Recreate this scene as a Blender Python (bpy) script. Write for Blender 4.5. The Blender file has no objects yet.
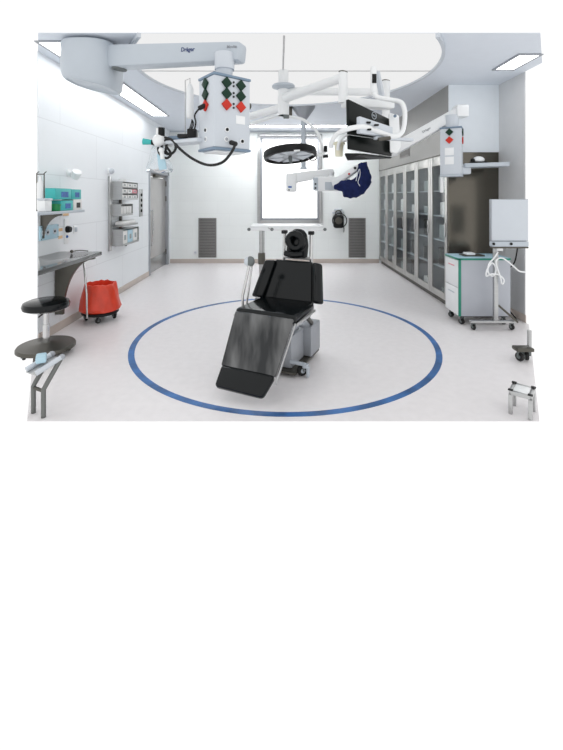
import bpy, bmesh, math, random
from mathutils import Vector, Matrix, noise

random.seed(7)
SC = bpy.context.scene
COL = SC.collection
V = Vector
F = 394.0            # focal length in pixels of the 563 px wide photograph
H = 1.6              # eye height

# ------------------------------------------------------------------ camera
cam_d = bpy.data.cameras.new('camera')
cam = bpy.data.objects.new('camera', cam_d)
COL.objects.link(cam)
cam.location = (0, 0, H)
cam.rotation_euler = (math.radians(90), 0, 0)
cam_d.sensor_fit = 'HORIZONTAL'
cam_d.sensor_width = 36.0
cam_d.lens = 36.0 * F / 563.0
cam_d.shift_x = 2.5 / 563.0
cam_d.shift_y = -178.0 / 563.0
cam_d.clip_start = 0.05
SC.camera = cam

# ------------------------------------------------------------------ world and exposure
world = bpy.data.worlds.new('world')
SC.world = world
world.use_nodes = True
bg = world.node_tree.nodes['Background']
bg.inputs['Color'].default_value = (1, 1, 1, 1)
bg.inputs['Strength'].default_value = 1.06
SC.view_settings.view_transform = 'Standard'
SC.view_settings.look = 'None'
SC.view_settings.exposure = 0.0
SC.view_settings.gamma = 1.0
SC.view_settings.use_curve_mapping = False
E_DISC = 0.86        # round luminous ceiling
E_STRIP = 6.0       # recessed strip lights
E_WIN = 2.4          # bright window
E_BACK = 18.0        # narrow strip light before the window

def at(px, py, Y):
    """the point at depth Y that stands at this pixel of the photograph"""
    return V(((px - 279.0) * Y / F, Y, H - (py - 197.0) * Y / F))

# ------------------------------------------------------------------ materials
def srgb(r, g, b):
    def c(u):
        u /= 255.0
        return u / 12.92 if u <= 0.04045 else ((u + 0.055) / 1.055) ** 2.4
    return (c(r), c(g), c(b), 1)

def mat(name, col, rough=0.5, metal=0.0, spec=0.5, var=0.04, scale=6.0, bump=0.0, bscale=60.0, coat=0.0, aniso=None):
    m = bpy.data.materials.new(name)
    m.use_nodes = True
    nt = m.node_tree
    b = nt.nodes['Principled BSDF']
    b.inputs['Roughness'].default_value = rough
    b.inputs['Metallic'].default_value = metal
    b.inputs['Specular IOR Level'].default_value = spec
    b.inputs['Coat Weight'].default_value = coat
    c = srgb(*col)
    tc = nt.nodes.new('ShaderNodeTexCoord')
    nz = nt.nodes.new('ShaderNodeTexNoise')
    nz.inputs['Scale'].default_value = scale
    nz.inputs['Detail'].default_value = 4
    if aniso:
        mp = nt.nodes.new('ShaderNodeMapping')
        mp.inputs['Scale'].default_value = aniso
        nt.links.new(tc.outputs['Object'], mp.inputs['Vector'])
        nt.links.new(mp.outputs['Vector'], nz.inputs['Vector'])
    else:
        nt.links.new(tc.outputs['Object'], nz.inputs['Vector'])
    rp = nt.nodes.new('ShaderNodeValToRGB')
    rp.color_ramp.elements[0].position = 0.3
    rp.color_ramp.elements[1].position = 0.7
    rp.color_ramp.elements[0].color = [max(0, x * (1 - var)) for x in c[:3]] + [1]
    rp.color_ramp.elements[1].color = [min(1, x * (1 + var)) for x in c[:3]] + [1]
    nt.links.new(nz.outputs['Fac'], rp.inputs['Fac'])
    nt.links.new(rp.outputs['Color'], b.inputs['Base Color'])
    if bump:
        n2 = nt.nodes.new('ShaderNodeTexNoise')
        n2.inputs['Scale'].default_value = bscale
        nt.links.new(tc.outputs['Object'], n2.inputs['Vector'])
        bp = nt.nodes.new('ShaderNodeBump')
        bp.inputs['Strength'].default_value = bump
        bp.inputs['Distance'].default_value = 0.01
        nt.links.new(n2.outputs['Fac'], bp.inputs['Height'])
        nt.links.new(bp.outputs['Normal'], b.inputs['Normal'])
    return m

def emit(name, strength, col=(1, 1, 1)):
    m = bpy.data.materials.new(name)
    m.use_nodes = True
    nt = m.node_tree
    nt.nodes.clear()
    e = nt.nodes.new('ShaderNodeEmission')
    e.inputs['Color'].default_value = (*col, 1)
    e.inputs['Strength'].default_value = strength
    o = nt.nodes.new('ShaderNodeOutputMaterial')
    nt.links.new(e.outputs[0], o.inputs[0])
    return m

def glass(name, tint=(0.9, 0.95, 0.95), refl=0.12):
    m = bpy.data.materials.new(name)
    m.use_nodes = True
    nt = m.node_tree
    nt.nodes.clear()
    t = nt.nodes.new('ShaderNodeBsdfTransparent')
    t.inputs['Color'].default_value = (*tint, 1)
    g = nt.nodes.new('ShaderNodeBsdfGlossy')
    g.inputs['Roughness'].default_value = 0.04
    lw = nt.nodes.new('ShaderNodeLayerWeight')
    lw.inputs['Blend'].default_value = 0.5
    fr = nt.nodes.new('ShaderNodeMath')
    fr.operation = 'POWER'
    fr.inputs[1].default_value = 6.0
    nt.links.new(lw.outputs['Facing'], fr.inputs[0])
    ad = nt.nodes.new('ShaderNodeMath')
    ad.operation = 'ADD'
    ad.inputs[1].default_value = refl
    mx = nt.nodes.new('ShaderNodeMixShader')
    o = nt.nodes.new('ShaderNodeOutputMaterial')
    nt.links.new(fr.outputs[0], ad.inputs[0])
    nt.links.new(ad.outputs[0], mx.inputs[0])
    nt.links.new(t.outputs[0], mx.inputs[1])
    nt.links.new(g.outputs[0], mx.inputs[2])
    nt.links.new(mx.outputs[0], o.inputs[0])
    return m

def panel_wall(name, col, row, width, rough=0.35, joint=0.86, horiz='y'):
    """painted wall panels with thin joints; horiz = the wall's horizontal world axis"""
    m = mat(name, col, rough=rough, var=0.012, scale=1.5)
    nt = m.node_tree
    b = nt.nodes['Principled BSDF']
    tc = nt.nodes.new('ShaderNodeTexCoord')
    sp = nt.nodes.new('ShaderNodeSeparateXYZ')
    cb = nt.nodes.new('ShaderNodeCombineXYZ')
    br = nt.nodes.new('ShaderNodeTexBrick')
    nt.links.new(tc.outputs['Object'], sp.inputs[0])
    nt.links.new(sp.outputs['Y' if horiz == 'y' else 'X'], cb.inputs['X'])
    nt.links.new(sp.outputs['Z'], cb.inputs['Y'])
    nt.links.new(cb.outputs[0], br.inputs['Vector'])
    br.offset = 0.5
    br.inputs['Scale'].default_value = 1.0
    br.inputs['Brick Width'].default_value = width
    br.inputs['Row Height'].default_value = row
    br.inputs['Mortar Size'].default_value = 0.006
    br.inputs['Mortar Smooth'].default_value = 0.3
    br.inputs['Color1'].default_value = (1, 1, 1, 1)
    br.inputs['Color2'].default_value = (0.985, 0.985, 0.985, 1)
    br.inputs['Mortar'].default_value = (joint, joint, joint, 1)
    old = b.inputs['Base Color'].links[0].from_socket
    mx = nt.nodes.new('ShaderNodeMix')
    mx.data_type = 'RGBA'
    mx.blend_type = 'MULTIPLY'
    mx.inputs['Factor'].default_value = 1.0
    nt.links.new(old, mx.inputs['A'])
    nt.links.new(br.outputs['Color'], mx.inputs['B'])
    nt.links.new(mx.outputs['Result'], b.inputs['Base Color'])
    return m

M = {}
M['floor'] = mat('floor_vinyl', (234, 231, 232), rough=0.33, spec=0.35, var=0.025, scale=14, bump=0.015, bscale=30)
M['ring'] = mat('blue_inlay', (50, 102, 162), rough=0.4, var=0.45, scale=5)
M['wall_l'] = panel_wall('white_wall_panels', (236, 240, 243), 0.62, 1.9)
M['wall_b'] = panel_wall('white_tiles', (243, 247, 246), 0.30, 0.60, joint=0.955, horiz='x')
M['wall_r'] = mat('grey_wall_paint', (214, 215, 216), rough=0.5, var=0.02)
M['ceiling'] = mat('ceiling_paint', (222, 228, 236), rough=0.7, var=0.012)
M['wall_panel'] = mat('pale_wall_panel', (234, 240, 245), rough=0.4, var=0.015)
M['unit'] = mat('shaded_white_laminate', (176, 180, 188), rough=0.4, var=0.02)  # white drawer carcass toned grey, its shade put into the colour
M['base'] = mat('beige_skirting', (200, 189, 181), rough=0.5, var=0.03)
M['bulkhead'] = mat('grey_steel_panel', (156, 155, 152), rough=0.45, metal=0.2, var=0.05, scale=1.5)
M['steel'] = mat('brushed_steel', (186, 187, 187), rough=0.3, metal=0.9, var=0.06, scale=5, aniso=(1, 1, 12))
M['steel_pale'] = mat('pale_steel', (190, 189, 186), rough=0.3, metal=0.8, var=0.04, scale=4, aniso=(1, 1, 12))
M['steel_sheet'] = mat('brushed_steel_sheet', (104, 100, 92), rough=0.25, metal=0.9, var=0.04, scale=3, aniso=(0.6, 0.6, 9))
M['steel_dark'] = mat('dark_steel', (92, 90, 84), rough=0.38, metal=0.75, var=0.06)
M['chrome'] = mat('chrome', (205, 205, 205), rough=0.15, metal=1.0, var=0.02)
M['white'] = mat('white_enamel', (236, 238, 239), rough=0.3, var=0.012)
M['white2'] = mat('off_white_plastic', (202, 208, 215), rough=0.4, var=0.015)
M['lgrey'] = mat('light_grey_enamel', (186, 194, 202), rough=0.35, var=0.015)
M['grey'] = mat('grey_enamel', (160, 164, 170), rough=0.4, metal=0.2, var=0.03)
M['grey_rub'] = mat('grey_rubber', (106, 112, 112), rough=0.6, var=0.05)
M['bluegrey'] = mat('blue_grey_trim', (120, 140, 160), rough=0.4, var=0.03)
M['black'] = mat('black_plastic', (15, 16, 17), rough=0.4, spec=0.3, var=0.08)
M['leather'] = mat('black_upholstery', (11, 15, 17), rough=0.16, spec=0.3, var=0.1, scale=8, bump=0.06, bscale=14)
M['leg_film'] = mat('black_upholstery_under_film', (20, 24, 27), rough=0.12, spec=0.5, var=0.15, scale=5, bump=0.35, bscale=5, coat=1.0)
nt_ = M['leg_film'].node_tree
b_ = nt_.nodes['Principled BSDF']
tc_ = nt_.nodes.new('ShaderNodeTexCoord'); mp_ = nt_.nodes.new('ShaderNodeMapping'); nz_ = nt_.nodes.new('ShaderNodeTexNoise'); rp_ = nt_.nodes.new('ShaderNodeMapRange')
mp_.inputs['Rotation'].default_value = (0, 0, math.radians(25))
mp_.inputs['Scale'].default_value = (6, 2.0, 1.2)
nz_.inputs['Scale'].default_value = 1.3
nz_.inputs['Detail'].default_value = 3
rp_.inputs['From Min'].default_value = 0.38
rp_.inputs['From Max'].default_value = 0.66
nt_.links.new(tc_.outputs['Object'], mp_.inputs['Vector'])
nt_.links.new(mp_.outputs['Vector'], nz_.inputs['Vector'])
nt_.links.new(nz_.outputs['Fac'], rp_.inputs['Value'])
nt_.links.new(rp_.outputs['Result'], b_.inputs['Coat Weight'])  # stretched noise in the coat imitates streaks of reflected light
b_.inputs['Coat IOR'].default_value = 2.1
b_.inputs['Coat Roughness'].default_value = 0.08
M['tube_grey'] = mat('dark_grey_tube', (112, 114, 112), rough=0.35, metal=0.6, var=0.04)
M['rubber'] = mat('black_rubber', (20, 20, 20), rough=0.65, var=0.1)
M['screen'] = mat('black_casing', (12, 18, 16), rough=0.3, spec=0.25, var=0.08)
M['green'] = mat('green_socket', (6, 48, 31), rough=0.45, spec=0.3, var=0.06)
M['red'] = mat('red_socket', (196, 48, 34), rough=0.45, spec=0.3, var=0.06)
M['redbag'] = mat('red_bag_film', (216, 66, 42), rough=0.28, var=0.12, scale=7, bump=0.5, bscale=9)
M['drape'] = mat('navy_cloth', (24, 35, 80), rough=0.8, spec=0.2, var=0.25, scale=10, bump=0.3, bscale=14)
M['teal'] = mat('teal_card', (60, 178, 176), rough=0.45, var=0.06)
M['blue'] = mat('blue_print', (40, 96, 168), rough=0.45, var=0.25, scale=30)
M['greenb'] = mat('green_plastic', (24, 132, 74), rough=0.4, var=0.06)
M['violet'] = mat('violet_plastic', (158, 140, 196), rough=0.4, var=0.06)
M['edge_green'] = mat('green_edging', (30, 130, 108), rough=0.4, var=0.04)
M['orange'] = mat('orange_label', (232, 196, 148), rough=0.5, var=0.05)
M['pink'] = mat('pink_label', (226, 150, 160), rough=0.5, var=0.05)
M['paleblue'] = mat('pale_blue', (176, 208, 222), rough=0.5, var=0.05)
M['beige'] = mat('cream_plastic', (226, 222, 200), rough=0.4, var=0.02)
M['louvre'] = mat('louvre_grey', (140, 138, 136), rough=0.5, metal=0.3, var=0.03)
M['louvre_d'] = mat('louvre_back', (92, 92, 92), rough=0.7, var=0.03)
M['door'] = mat('door_grey', (190, 188, 186), rough=0.25, metal=0.3, var=0.02)
M['lettering'] = mat('dark_blue_lettering', (46, 62, 110), rough=0.5, var=0.02)
M['lettering2'] = mat('grey_lettering', (140, 144, 150), rough=0.5, var=0.02)
M['seam'] = mat('seam_grey', (205, 205, 205), rough=0.6, var=0.02)
M['pack'] = mat('white_packaging', (226, 226, 224), rough=0.4, var=0.05, scale=20)
M['packg'] = mat('grey_packaging', (150, 160, 160), rough=0.5, var=0.1, scale=20)
M['worktop'] = mat('glossy_worktop', (108, 110, 110), rough=0.12, metal=0.4, var=0.03)
M['disc'] = emit('luminous_ceiling_film', E_DISC)
M['strip'] = emit('strip_light_diffuser', E_STRIP)
M['strip_back'] = emit('narrow_strip_diffuser', E_BACK)
M['winlight'] = emit('bright_daylight_blind', E_WIN)
M['glass'] = glass('cabinet_glass', tint=(0.93, 0.95, 0.95), refl=0.02)
M['film'] = glass('clear_plastic_film', tint=(0.93, 0.96, 0.98), refl=0.25)

# ------------------------------------------------------------------ mesh helpers
class MB:
    def __init__(self):
        self.bm = bmesh.new()
    def _merge(self, t, M4=None):
        if M4 is not None:
            bmesh.ops.transform(t, matrix=M4, verts=t.verts)
        me = bpy.data.meshes.new('tmp')
        t.to_mesh(me)
        t.free()
        self.bm.from_mesh(me)
        bpy.data.meshes.remove(me)
        return self
    def box(self, x0, x1, y0, y1, z0, z1, bev=0.0, M4=None, seg=2):
        t = bmesh.new()
        bmesh.ops.create_cube(t, size=1)
        sx, sy, sz = abs(x1 - x0), abs(y1 - y0), abs(z1 - z0)
        bmesh.ops.scale(t, vec=(sx, sy, sz), verts=t.verts)
        bmesh.ops.translate(t, vec=((x0 + x1) / 2, (y0 + y1) / 2, (z0 + z1) / 2), verts=t.verts)
        if bev:
            bmesh.ops.bevel(t, geom=t.edges[:], offset=min(bev, 0.49 * min(sx, sy, sz)), segments=seg, affect='EDGES', profile=0.5)
        return self._merge(t, M4)
    def prism(self, pts, ext, bev=0.0, M4=None, seg=2):
        t = bmesh.new()
        ext = V(ext)
        a = [t.verts.new(V(p)) for p in pts]
        b = [t.verts.new(V(p) + ext) for p in pts]
        n = len(pts)
        t.faces.new(a)
        t.faces.new(b[::-1])
        for i in range(n):
            t.faces.new((a[i], b[i], b[(i + 1) % n], a[(i + 1) % n]))
        bmesh.ops.recalc_face_normals(t, faces=t.faces)
        if bev:
            bmesh.ops.bevel(t, geom=t.edges[:], offset=bev, segments=seg, affect='EDGES', profile=0.5)
        return self._merge(t, M4)
    def beam(self, p0, p1, w, h, bev=0.01, w1=None, h1=None, up=(0, 0, 1)):
        """straight member from p0 to p1, w across and h high, may taper"""
        p0, p1 = V(p0), V(p1)
        d = (p1 - p0).normalized()
        s = d.cross(V(up)).normalized()
        u = s.cross(d).normalized()
        w1 = w if w1 is None else w1
        h1 = h if h1 is None else h1
        t = bmesh.new()
        r = []
        for p, ww, hh in ((p0, w, h), (p1, w1, h1)):
            r.append([t.verts.new(p + s * a * ww / 2 + u * b * hh / 2) for a, b in ((-1, -1), (1, -1), (1, 1), (-1, 1))])
        t.faces.new(r[0])
        t.faces.new(r[1][::-1])
        for i in range(4):
            t.faces.new((r[0][i], r[1][i], r[1][(i + 1) % 4], r[0][(i + 1) % 4]))
        bmesh.ops.recalc_face_normals(t, faces=t.faces)
        if bev:
            bmesh.ops.bevel(t, geom=t.edges[:], offset=bev, segments=2, affect='EDGES', profile=0.5)
        return self._merge(t)
    def rings(self, rings, closed_ends=True, loop=False):
        t = bmesh.new()
        rv = [[t.verts.new(p) for p in r] for r in rings]
        n = len(rv[0])
        k = len(rv)
        for i in range(k if loop else k - 1):
            a, b = rv[i], rv[(i + 1) % k]
            for j in range(n):
                t.faces.new((a[j], a[(j + 1) % n], b[(j + 1) % n], b[j]))
        if closed_ends and not loop:
            t.faces.new(rv[0][::-1])
            t.faces.new(rv[-1])
        bmesh.ops.recalc_face_normals(t, faces=t.faces)
        return self._merge(t)
    def tube(self, pts, r, seg=10, smooth=0, squash=1.0):
        pts = [V(p) for p in pts]
        rr = list(r) if isinstance(r, (list, tuple)) else [r] * len(pts)
        if smooth:
            q, q2 = [], []
            n = len(pts)
            for i in range(n - 1):
                a, b, c, d = pts[max(i - 1, 0)], pts[i], pts[i + 1], pts[min(i + 2, n - 1)]
                for k in range(smooth):
                    s = k / smooth
                    q.append(0.5 * ((2 * b) + (c - a) * s + (2 * a - 5 * b + 4 * c - d) * s * s + (3 * b - a - 3 * c + d) * s ** 3))
                    q2.append(rr[i] * (1 - s) + rr[i + 1] * s)
            q.append(pts[-1]); q2.append(rr[-1])
            pts, rr = q, q2
        rings = []
        nrm = None
        for i, p in enumerate(pts):
            d = (pts[min(i + 1, len(pts) - 1)] - pts[max(i - 1, 0)])
            if d.length < 1e-9:
                d = V((0, 0, 1))
            d.normalize()
            if nrm is None:
                nrm = d.orthogonal().normalized()
            else:
                nrm = (nrm - d * nrm.dot(d))
                nrm = nrm.normalized() if nrm.length > 1e-6 else d.orthogonal().normalized()
            bn = d.cross(nrm)
            rings.append([p + (nrm * math.cos(2 * math.pi * j / seg) + bn * math.sin(2 * math.pi * j / seg) * squash) * rr[i] for j in range(seg)])
        return self.rings(rings)
    def cyl(self, p0, p1, r0, r1=None, seg=20):
        return self.tube([p0, p1], [r0, r0 if r1 is None else r1], seg=seg)
    def lathe(self, prof, c, seg=32, axis=(0, 0, 1)):
        q = V(axis).normalized().to_track_quat('Z', 'Y').to_matrix()
        c = V(c)
        rings = [[c + q @ V((max(r, 1e-4) * math.cos(2 * math.pi * j / seg), max(r, 1e-4) * math.sin(2 * math.pi * j / seg), z)) for j in range(seg)] for r, z in prof]
        return self.rings(rings)
    def torus(self, c, axis, R, r, seg=28, rs=10, a0=0.0, a1=2 * math.pi, sx=1.0, xdir=None):
        ax = V(axis).normalized()
        x = V(xdir) if xdir is not None else ax.orthogonal()
        x = (x - ax * x.dot(ax)).normalized()
        y = ax.cross(x)
        full = abs(a1 - a0 - 2 * math.pi) < 1e-6
        c = V(c)
        rings = []
        n = seg if full else seg + 1
        for i in range(n):
            a = a0 + (a1 - a0) * i / seg
            d = x * math.cos(a) * sx + y * math.sin(a)
            rings.append([c + d * R + (d.normalized() * math.cos(2 * math.pi * j / rs) + ax * math.sin(2 * math.pi * j / rs)) * r for j in range(rs)])
        return self.rings(rings, loop=full)
    def ball(self, c, r, sc=(1, 1, 1), seg=18):
        t = bmesh.new()
        bmesh.ops.create_uvsphere(t, u_segments=seg, v_segments=seg // 2, radius=r)
        bmesh.ops.scale(t, vec=sc, verts=t.verts)
        bmesh.ops.translate(t, vec=c, verts=t.verts)
        return self._merge(t)
    def xf(self, M4):
        bmesh.ops.transform(self.bm, matrix=M4, verts=self.bm.verts)
        return self

def root_of(o):
    while o.parent:
        o = o.parent
    return o

def obj(name, mb, m, parent=None, smooth=40, label=None):
    """link the collected shapes as one mesh object, coordinates given in the world"""
    me = bpy.data.meshes.new(name)
    bm = mb.bm
    if parent is not None:
        bmesh.ops.translate(bm, vec=-V(root_of(parent).location), verts=bm.verts)
    for f in bm.faces:
        f.smooth = True
    bm.to_mesh(me)
    bm.free()
    me.set_sharp_from_angle(angle=math.radians(smooth))
    me.materials.append(M[m] if isinstance(m, str) else m)
    o = bpy.data.objects.new(name, me)
    COL.objects.link(o)
    if parent is not None:
        o.parent = parent
    if label:
        o['label'] = label
    return o

def tag(o, label, cat, group=None):
    o['label'] = label
    o['category'] = cat
    if group:
        o['group'] = group
    return o

def thing(name, label, cat, loc, group=None):
    o = bpy.data.objects.new(name, None)
    o.empty_display_size = 0.1
    o.location = loc
    COL.objects.link(o)
    return tag(o, label, cat, group)

def rebase(o):
    """put a single-mesh thing's origin at the middle of its base"""
    me = o.data
    xs = [v.co for v in me.vertices]
    lo = V((min(p[i] for p in xs) for i in range(3)))
    hi = V((max(p[i] for p in xs) for i in range(3)))
    c = V(((lo.x + hi.x) / 2, (lo.y + hi.y) / 2, lo.z))
    me.transform(Matrix.Translation(-c))
    o.location = c
    return o

def solo(name, mb, m, label, cat, group=None):
    return tag(rebase(obj(name, mb, m)), label, cat, group)

def struct(name, mb, m):
    o = obj(name, mb, m)
    o['kind'] = 'structure'
    return o

def copy_thing(src, loc, label, group=None):
    def rec(o, parent):
        c = o.copy()
        COL.objects.link(c)
        if parent is not None:
            c.parent = parent
        for ch in list(o.children):
            rec(ch, c)
        return c
    r = rec(src, None)
    r.location = loc
    r['label'] = label
    if group:
        r['group'] = group
    return r

def text(name, body, size, origin, xdir, up, m, parent, depth=0.0015):
    cu = bpy.data.curves.new(name, 'FONT')
    cu.body = body
    cu.size = size
    cu.extrude = depth
    cu.offset = size * 0.018
    cu.align_x = 'CENTER'
    cu.align_y = 'CENTER'
    tmp = bpy.data.objects.new('tmp', cu)
    COL.objects.link(tmp)
    dg = bpy.context.evaluated_depsgraph_get()
    dg.update()
    me = bpy.data.meshes.new_from_object(tmp.evaluated_get(dg))
    bpy.data.objects.remove(tmp)
    x = V(xdir).normalized()
    z = x.cross(V(up)).normalized()
    y = z.cross(x)
    R = Matrix((x, y, z)).transposed().to_4x4()
    me.transform(Matrix.Translation(V(origin) - V(root_of(parent).location)) @ R)
    me.materials.clear()
    me.materials.append(M[m])
    me.name = name
    o = bpy.data.objects.new(name, me)
    COL.objects.link(o)
    o.parent = parent
    return o

# ================================================================== ROOM SHELL
WL, WR, YB, ZC = -2.64, 3.14, 9.55, 3.2
CF, CE = 2.42, 5.63           # cabinet front plane, end of the cabinet run
FY = 2.814                    # front edge of the floor

struct('floor', MB().prism([(-1.80, FY, -0.004), (1.86, FY, -0.004), (WR, 4.95, -0.004), (WR + 0.02, YB, -0.004), (WL - 0.13, YB, -0.004), (WL - 0.13, 7.9, -0.004), (WL, 7.9, -0.004), (WL, 4.25, -0.004)], (0, 0, 0.004)), 'floor')

# blue ring laid into the floor
ring = MB()
rings = []
cx, cy, R0, R1, n = 0.062, 4.557, 1.628, 1.69, 128
for i in range(n):
    a = 2 * math.pi * i / n
    d = V((math.cos(a), math.sin(a), 0))
    c = V((cx, cy, 0))
    rings.append([c + d * R0 + V((0, 0, 0.0005)), c + d * R1 + V((0, 0, 0.0005)), c + d * R1 + V((0, 0, 0.002)), c + d * R0 + V((0, 0, 0.002))])
ring.rings(rings, loop=True)
tag(obj('floor_ring', ring, 'ring'), 'blue circle inlaid in the pale floor around the black chair', 'floor marking')

struct('ceiling', MB().prism([(-2.35, 3.844, ZC), (2.55, 3.844, ZC), (WR, 4.70, ZC), (WR, YB, ZC), (WL, YB, ZC), (WL, 4.316, ZC)], (0, 0, 0.004)), 'ceiling')

# left wall with a door opening near the back corner
DY0, DY1, DZ = 8.03, 9.36, 2.13
wl = MB()
wl.box(WL - 0.01, WL, 4.316, 7.9, 0, ZC)
wl.box(WL - 0.12, WL, 7.9, DY0, 0, ZC)
wl.box(WL - 0.12, WL, DY0, DY1, DZ, ZC)
wl.box(WL - 0.12, WL, DY1, YB, 0, ZC)
struct('wall_left', wl, 'wall_l')
struct('wall_back', MB().box(WL - 0.12, WR + 0.1, YB, YB + 0.12, 0, ZC), 'wall_b')
struct('wall_right', MB().box(WR, WR + 0.01, 5.03, YB, 0, ZC), 'wall_r')
struct('wall_bulkhead', MB().box(CF, WR, CE, YB, 2.24, ZC), 'bulkhead')
struct('trim_1', MB().box(CF, WR, CE, CE + 0.03, 0, 2.237, 0.003), 'steel_sheet')
struct('trim_4', MB().box(CF, WR, CE - 0.006, CE - 0.001, 2.24, ZC), 'wall_panel')
struct('trim_2', MB().box(WL, CF, YB - 0.03, YB, ZC - 0.03, ZC), 'white2')
struct('baseboard_left', MB().box(WL, WL + 0.012, 4.316, DY0 - 0.06, 0, 0.10, 0.004), 'base')
struct('baseboard_back', MB().box(WL, CF, YB - 0.012, YB, 0, 0.10, 0.004), 'base')
struct('baseboard_right', MB().box(WR - 0.012, WR, 5.0, CE, 0, 0.10, 0.004), 'base')

# door
fr = MB()
fr.box(WL - 0.11, WL + 0.015, DY0 - 0.05, DY0 + 0.03, 0, DZ + 0.05, 0.004)
fr.box(WL - 0.11, WL + 0.015, DY1 - 0.03, DY1 + 0.05, 0, DZ + 0.05, 0.004)
fr.box(WL - 0.11, WL + 0.015, DY0 - 0.05, DY1 + 0.05, DZ - 0.03, DZ + 0.05, 0.004)
door = struct('door_1', MB().box(WL - 0.085, WL - 0.045, DY0 + 0.03, DY1 - 0.03, 0.01, 2.02, 0.004), 'door')
obj('door_frame', fr, 'grey', door)
obj('door_head', MB().box(WL - 0.085, WL - 0.05, DY0 + 0.03, DY1 - 0.03, 2.04, DZ - 0.03, 0.003), 'door', door)
obj('kick_plate', MB().box(WL - 0.045, WL - 0.04, DY0 + 0.04, DY1 - 0.04, 0.02, 0.30, 0.001), 'steel', door)
hx = WL + 0.01
obj('door_handle', MB().tube([(WL - 0.045, DY0 + 0.15, 1.32), (hx, DY0 + 0.15, 1.32), (hx + 0.01, DY0 + 0.15, 1.25), (hx + 0.01, DY0 + 0.15, 0.68), (hx, DY0 + 0.15, 0.6), (WL - 0.045, DY0 + 0.15, 0.6)], 0.014), 'chrome', door)
obj('door_closer', MB().box(WL - 0.05, WL + 0.02, DY0 + 0.35, DY0 + 0.65, 2.02, 2.08, 0.008).beam((WL + 0.01, DY0 + 0.4, 2.04), (WL - 0.03, DY0 + 0.95, 2.04), 0.02, 0.012, 0.002), 'steel_dark', door)
for z in (0.25, 1.5, 1.85):
    obj('hinge', MB().cyl((WL - 0.035, DY1 - 0.035, z), (WL - 0.035, DY1 - 0.035, z + 0.12), 0.012, seg=10), 'steel_dark', door)

# window (bright, framed in steel)
wx0, wx1, wz0, wz1 = at(257.5, 0, YB).x, at(322, 0, YB).x, at(0, 223, YB).z, at(0, 134, YB).z
def frame_ring(mb, x0, x1, z0, z1, w, y0, y1, bev=0.004):
    mb.box(x0, x0 + w, y0, y1, z0, z1, bev)
    mb.box(x1 - w, x1, y0, y1, z0, z1, bev)
    mb.box(x0 + w, x1 - w, y0, y1, z0, z0 + w, bev)
    mb.box(x0 + w, x1 - w, y0, y1, z1 - w, z1, bev)
    return mb
win = struct('window_1', frame_ring(MB(), wx0, wx1, wz0, wz1, 0.07, YB - 0.05, YB - 0.001), 'steel')
obj('inner_frame', frame_ring(MB(), wx0 + 0.068, wx1 - 0.068, wz0 + 0.068, wz1 - 0.068, 0.055, YB - 0.03, YB - 0.001), 'grey', win)
obj('pane', MB().box(wx0 + 0.12, wx1 - 0.12, YB - 0.02, YB - 0.005, wz0 + 0.12, wz1 - 0.12), 'winlight', win)

# ------------------------------------------------------------------ ceiling lights
dcx, dcy, dR = 0.09, 4.93, 1.80
disc = thing('luminous_ceiling', 'huge round glowing white light panel in the ceiling above the chair', 'ceiling light', (dcx, dcy, ZC))
def sector(a_list, r, z0, z1):
    pts = [(dcx + r * math.cos(a), dcy + r * math.sin(a), z0) for a in a_list]
    return pts
yc = 3.846
a_cut = math.asin((yc - dcy) / dR)          # where the front edge of the ceiling meets the circle
for s in (1, -1):
    arc = [math.pi / 2 - s * (math.pi / 2) * k / 24 for k in range(25)]
    pts = [(dcx, dcy, ZC - 0.02)] + [(dcx + dR * math.cos(a), dcy + dR * math.sin(a), ZC - 0.02) for a in arc]
    obj('diffuser', MB().prism(pts, (0, 0, 0.018)), 'disc', disc)
    arc = [k / 12 * a_cut for k in range(13)]
    pts = [(dcx, dcy, ZC - 0.02)] + [(dcx + s * dR * math.cos(a), dcy + dR * math.sin(a), ZC - 0.02) for a in arc] + [(dcx, yc, ZC - 0.02)]
    obj('diffuser', MB().prism(pts, (0, 0, 0.018)), 'disc', disc)
rm = []
for k in range(97):
    a = a_cut + (math.pi - 2 * a_cut) * k / 96
    d = V((math.cos(a), math.sin(a), 0))
    c = V((dcx, dcy, 0))
    rm.append([c + d * dR + V((0, 0, ZC - 0.045)), c + d * (dR + 0.035) + V((0, 0, ZC - 0.045)), c + d * (dR + 0.035) + V((0, 0, ZC - 0.001)), c + d * dR + V((0, 0, ZC - 0.001))])
obj('rim', MB().rings(rm), 'white2', disc)
obj('seam', MB().box(dcx - dR, dcx + dR, dcy - 0.012, dcy + 0.012, ZC - 0.026, ZC - 0.021).box(dcx - 0.04 - 0.01, dcx - 0.04 + 0.01, yc, dcy - 0.013, ZC - 0.026, ZC - 0.021), 'seam', disc)

def strip_light(x0, x1, y0, y1, label, cuts, along='y', m='strip'):
    t = thing('strip_light', label, 'ceiling light', ((x0 + x1) / 2, (y0 + y1) / 2, ZC), 'recessed strip lights')
    f = MB()
    w = 0.03
    f.box(x0 - w, x0, y0 - w, y1 + w, ZC - 0.015, ZC - 0.001, 0.003)
    f.box(x1, x1 + w, y0 - w, y1 + w, ZC - 0.015, ZC - 0.001, 0.003)
    f.box(x0, x1, y0 - w, y0, ZC - 0.015, ZC - 0.001, 0.003)
    f.box(x0, x1, y1, y1 + w, ZC - 0.015, ZC - 0.001, 0.003)
    obj('frame', f, 'grey', t)
    e = [y0 if along == 'y' else x0] + cuts + [y1 if along == 'y' else x1]
    for a, b in zip(e[:-1], e[1:]):
        if along == 'y':
            obj('diffuser', MB().box(x0, x1, a + 0.012, b - 0.012, ZC - 0.01, ZC - 0.002), m, t)
        else:
            obj('diffuser', MB().box(a + 0.012, b - 0.012, y0, y1, ZC - 0.01, ZC - 0.002), m, t)
    return t
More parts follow.
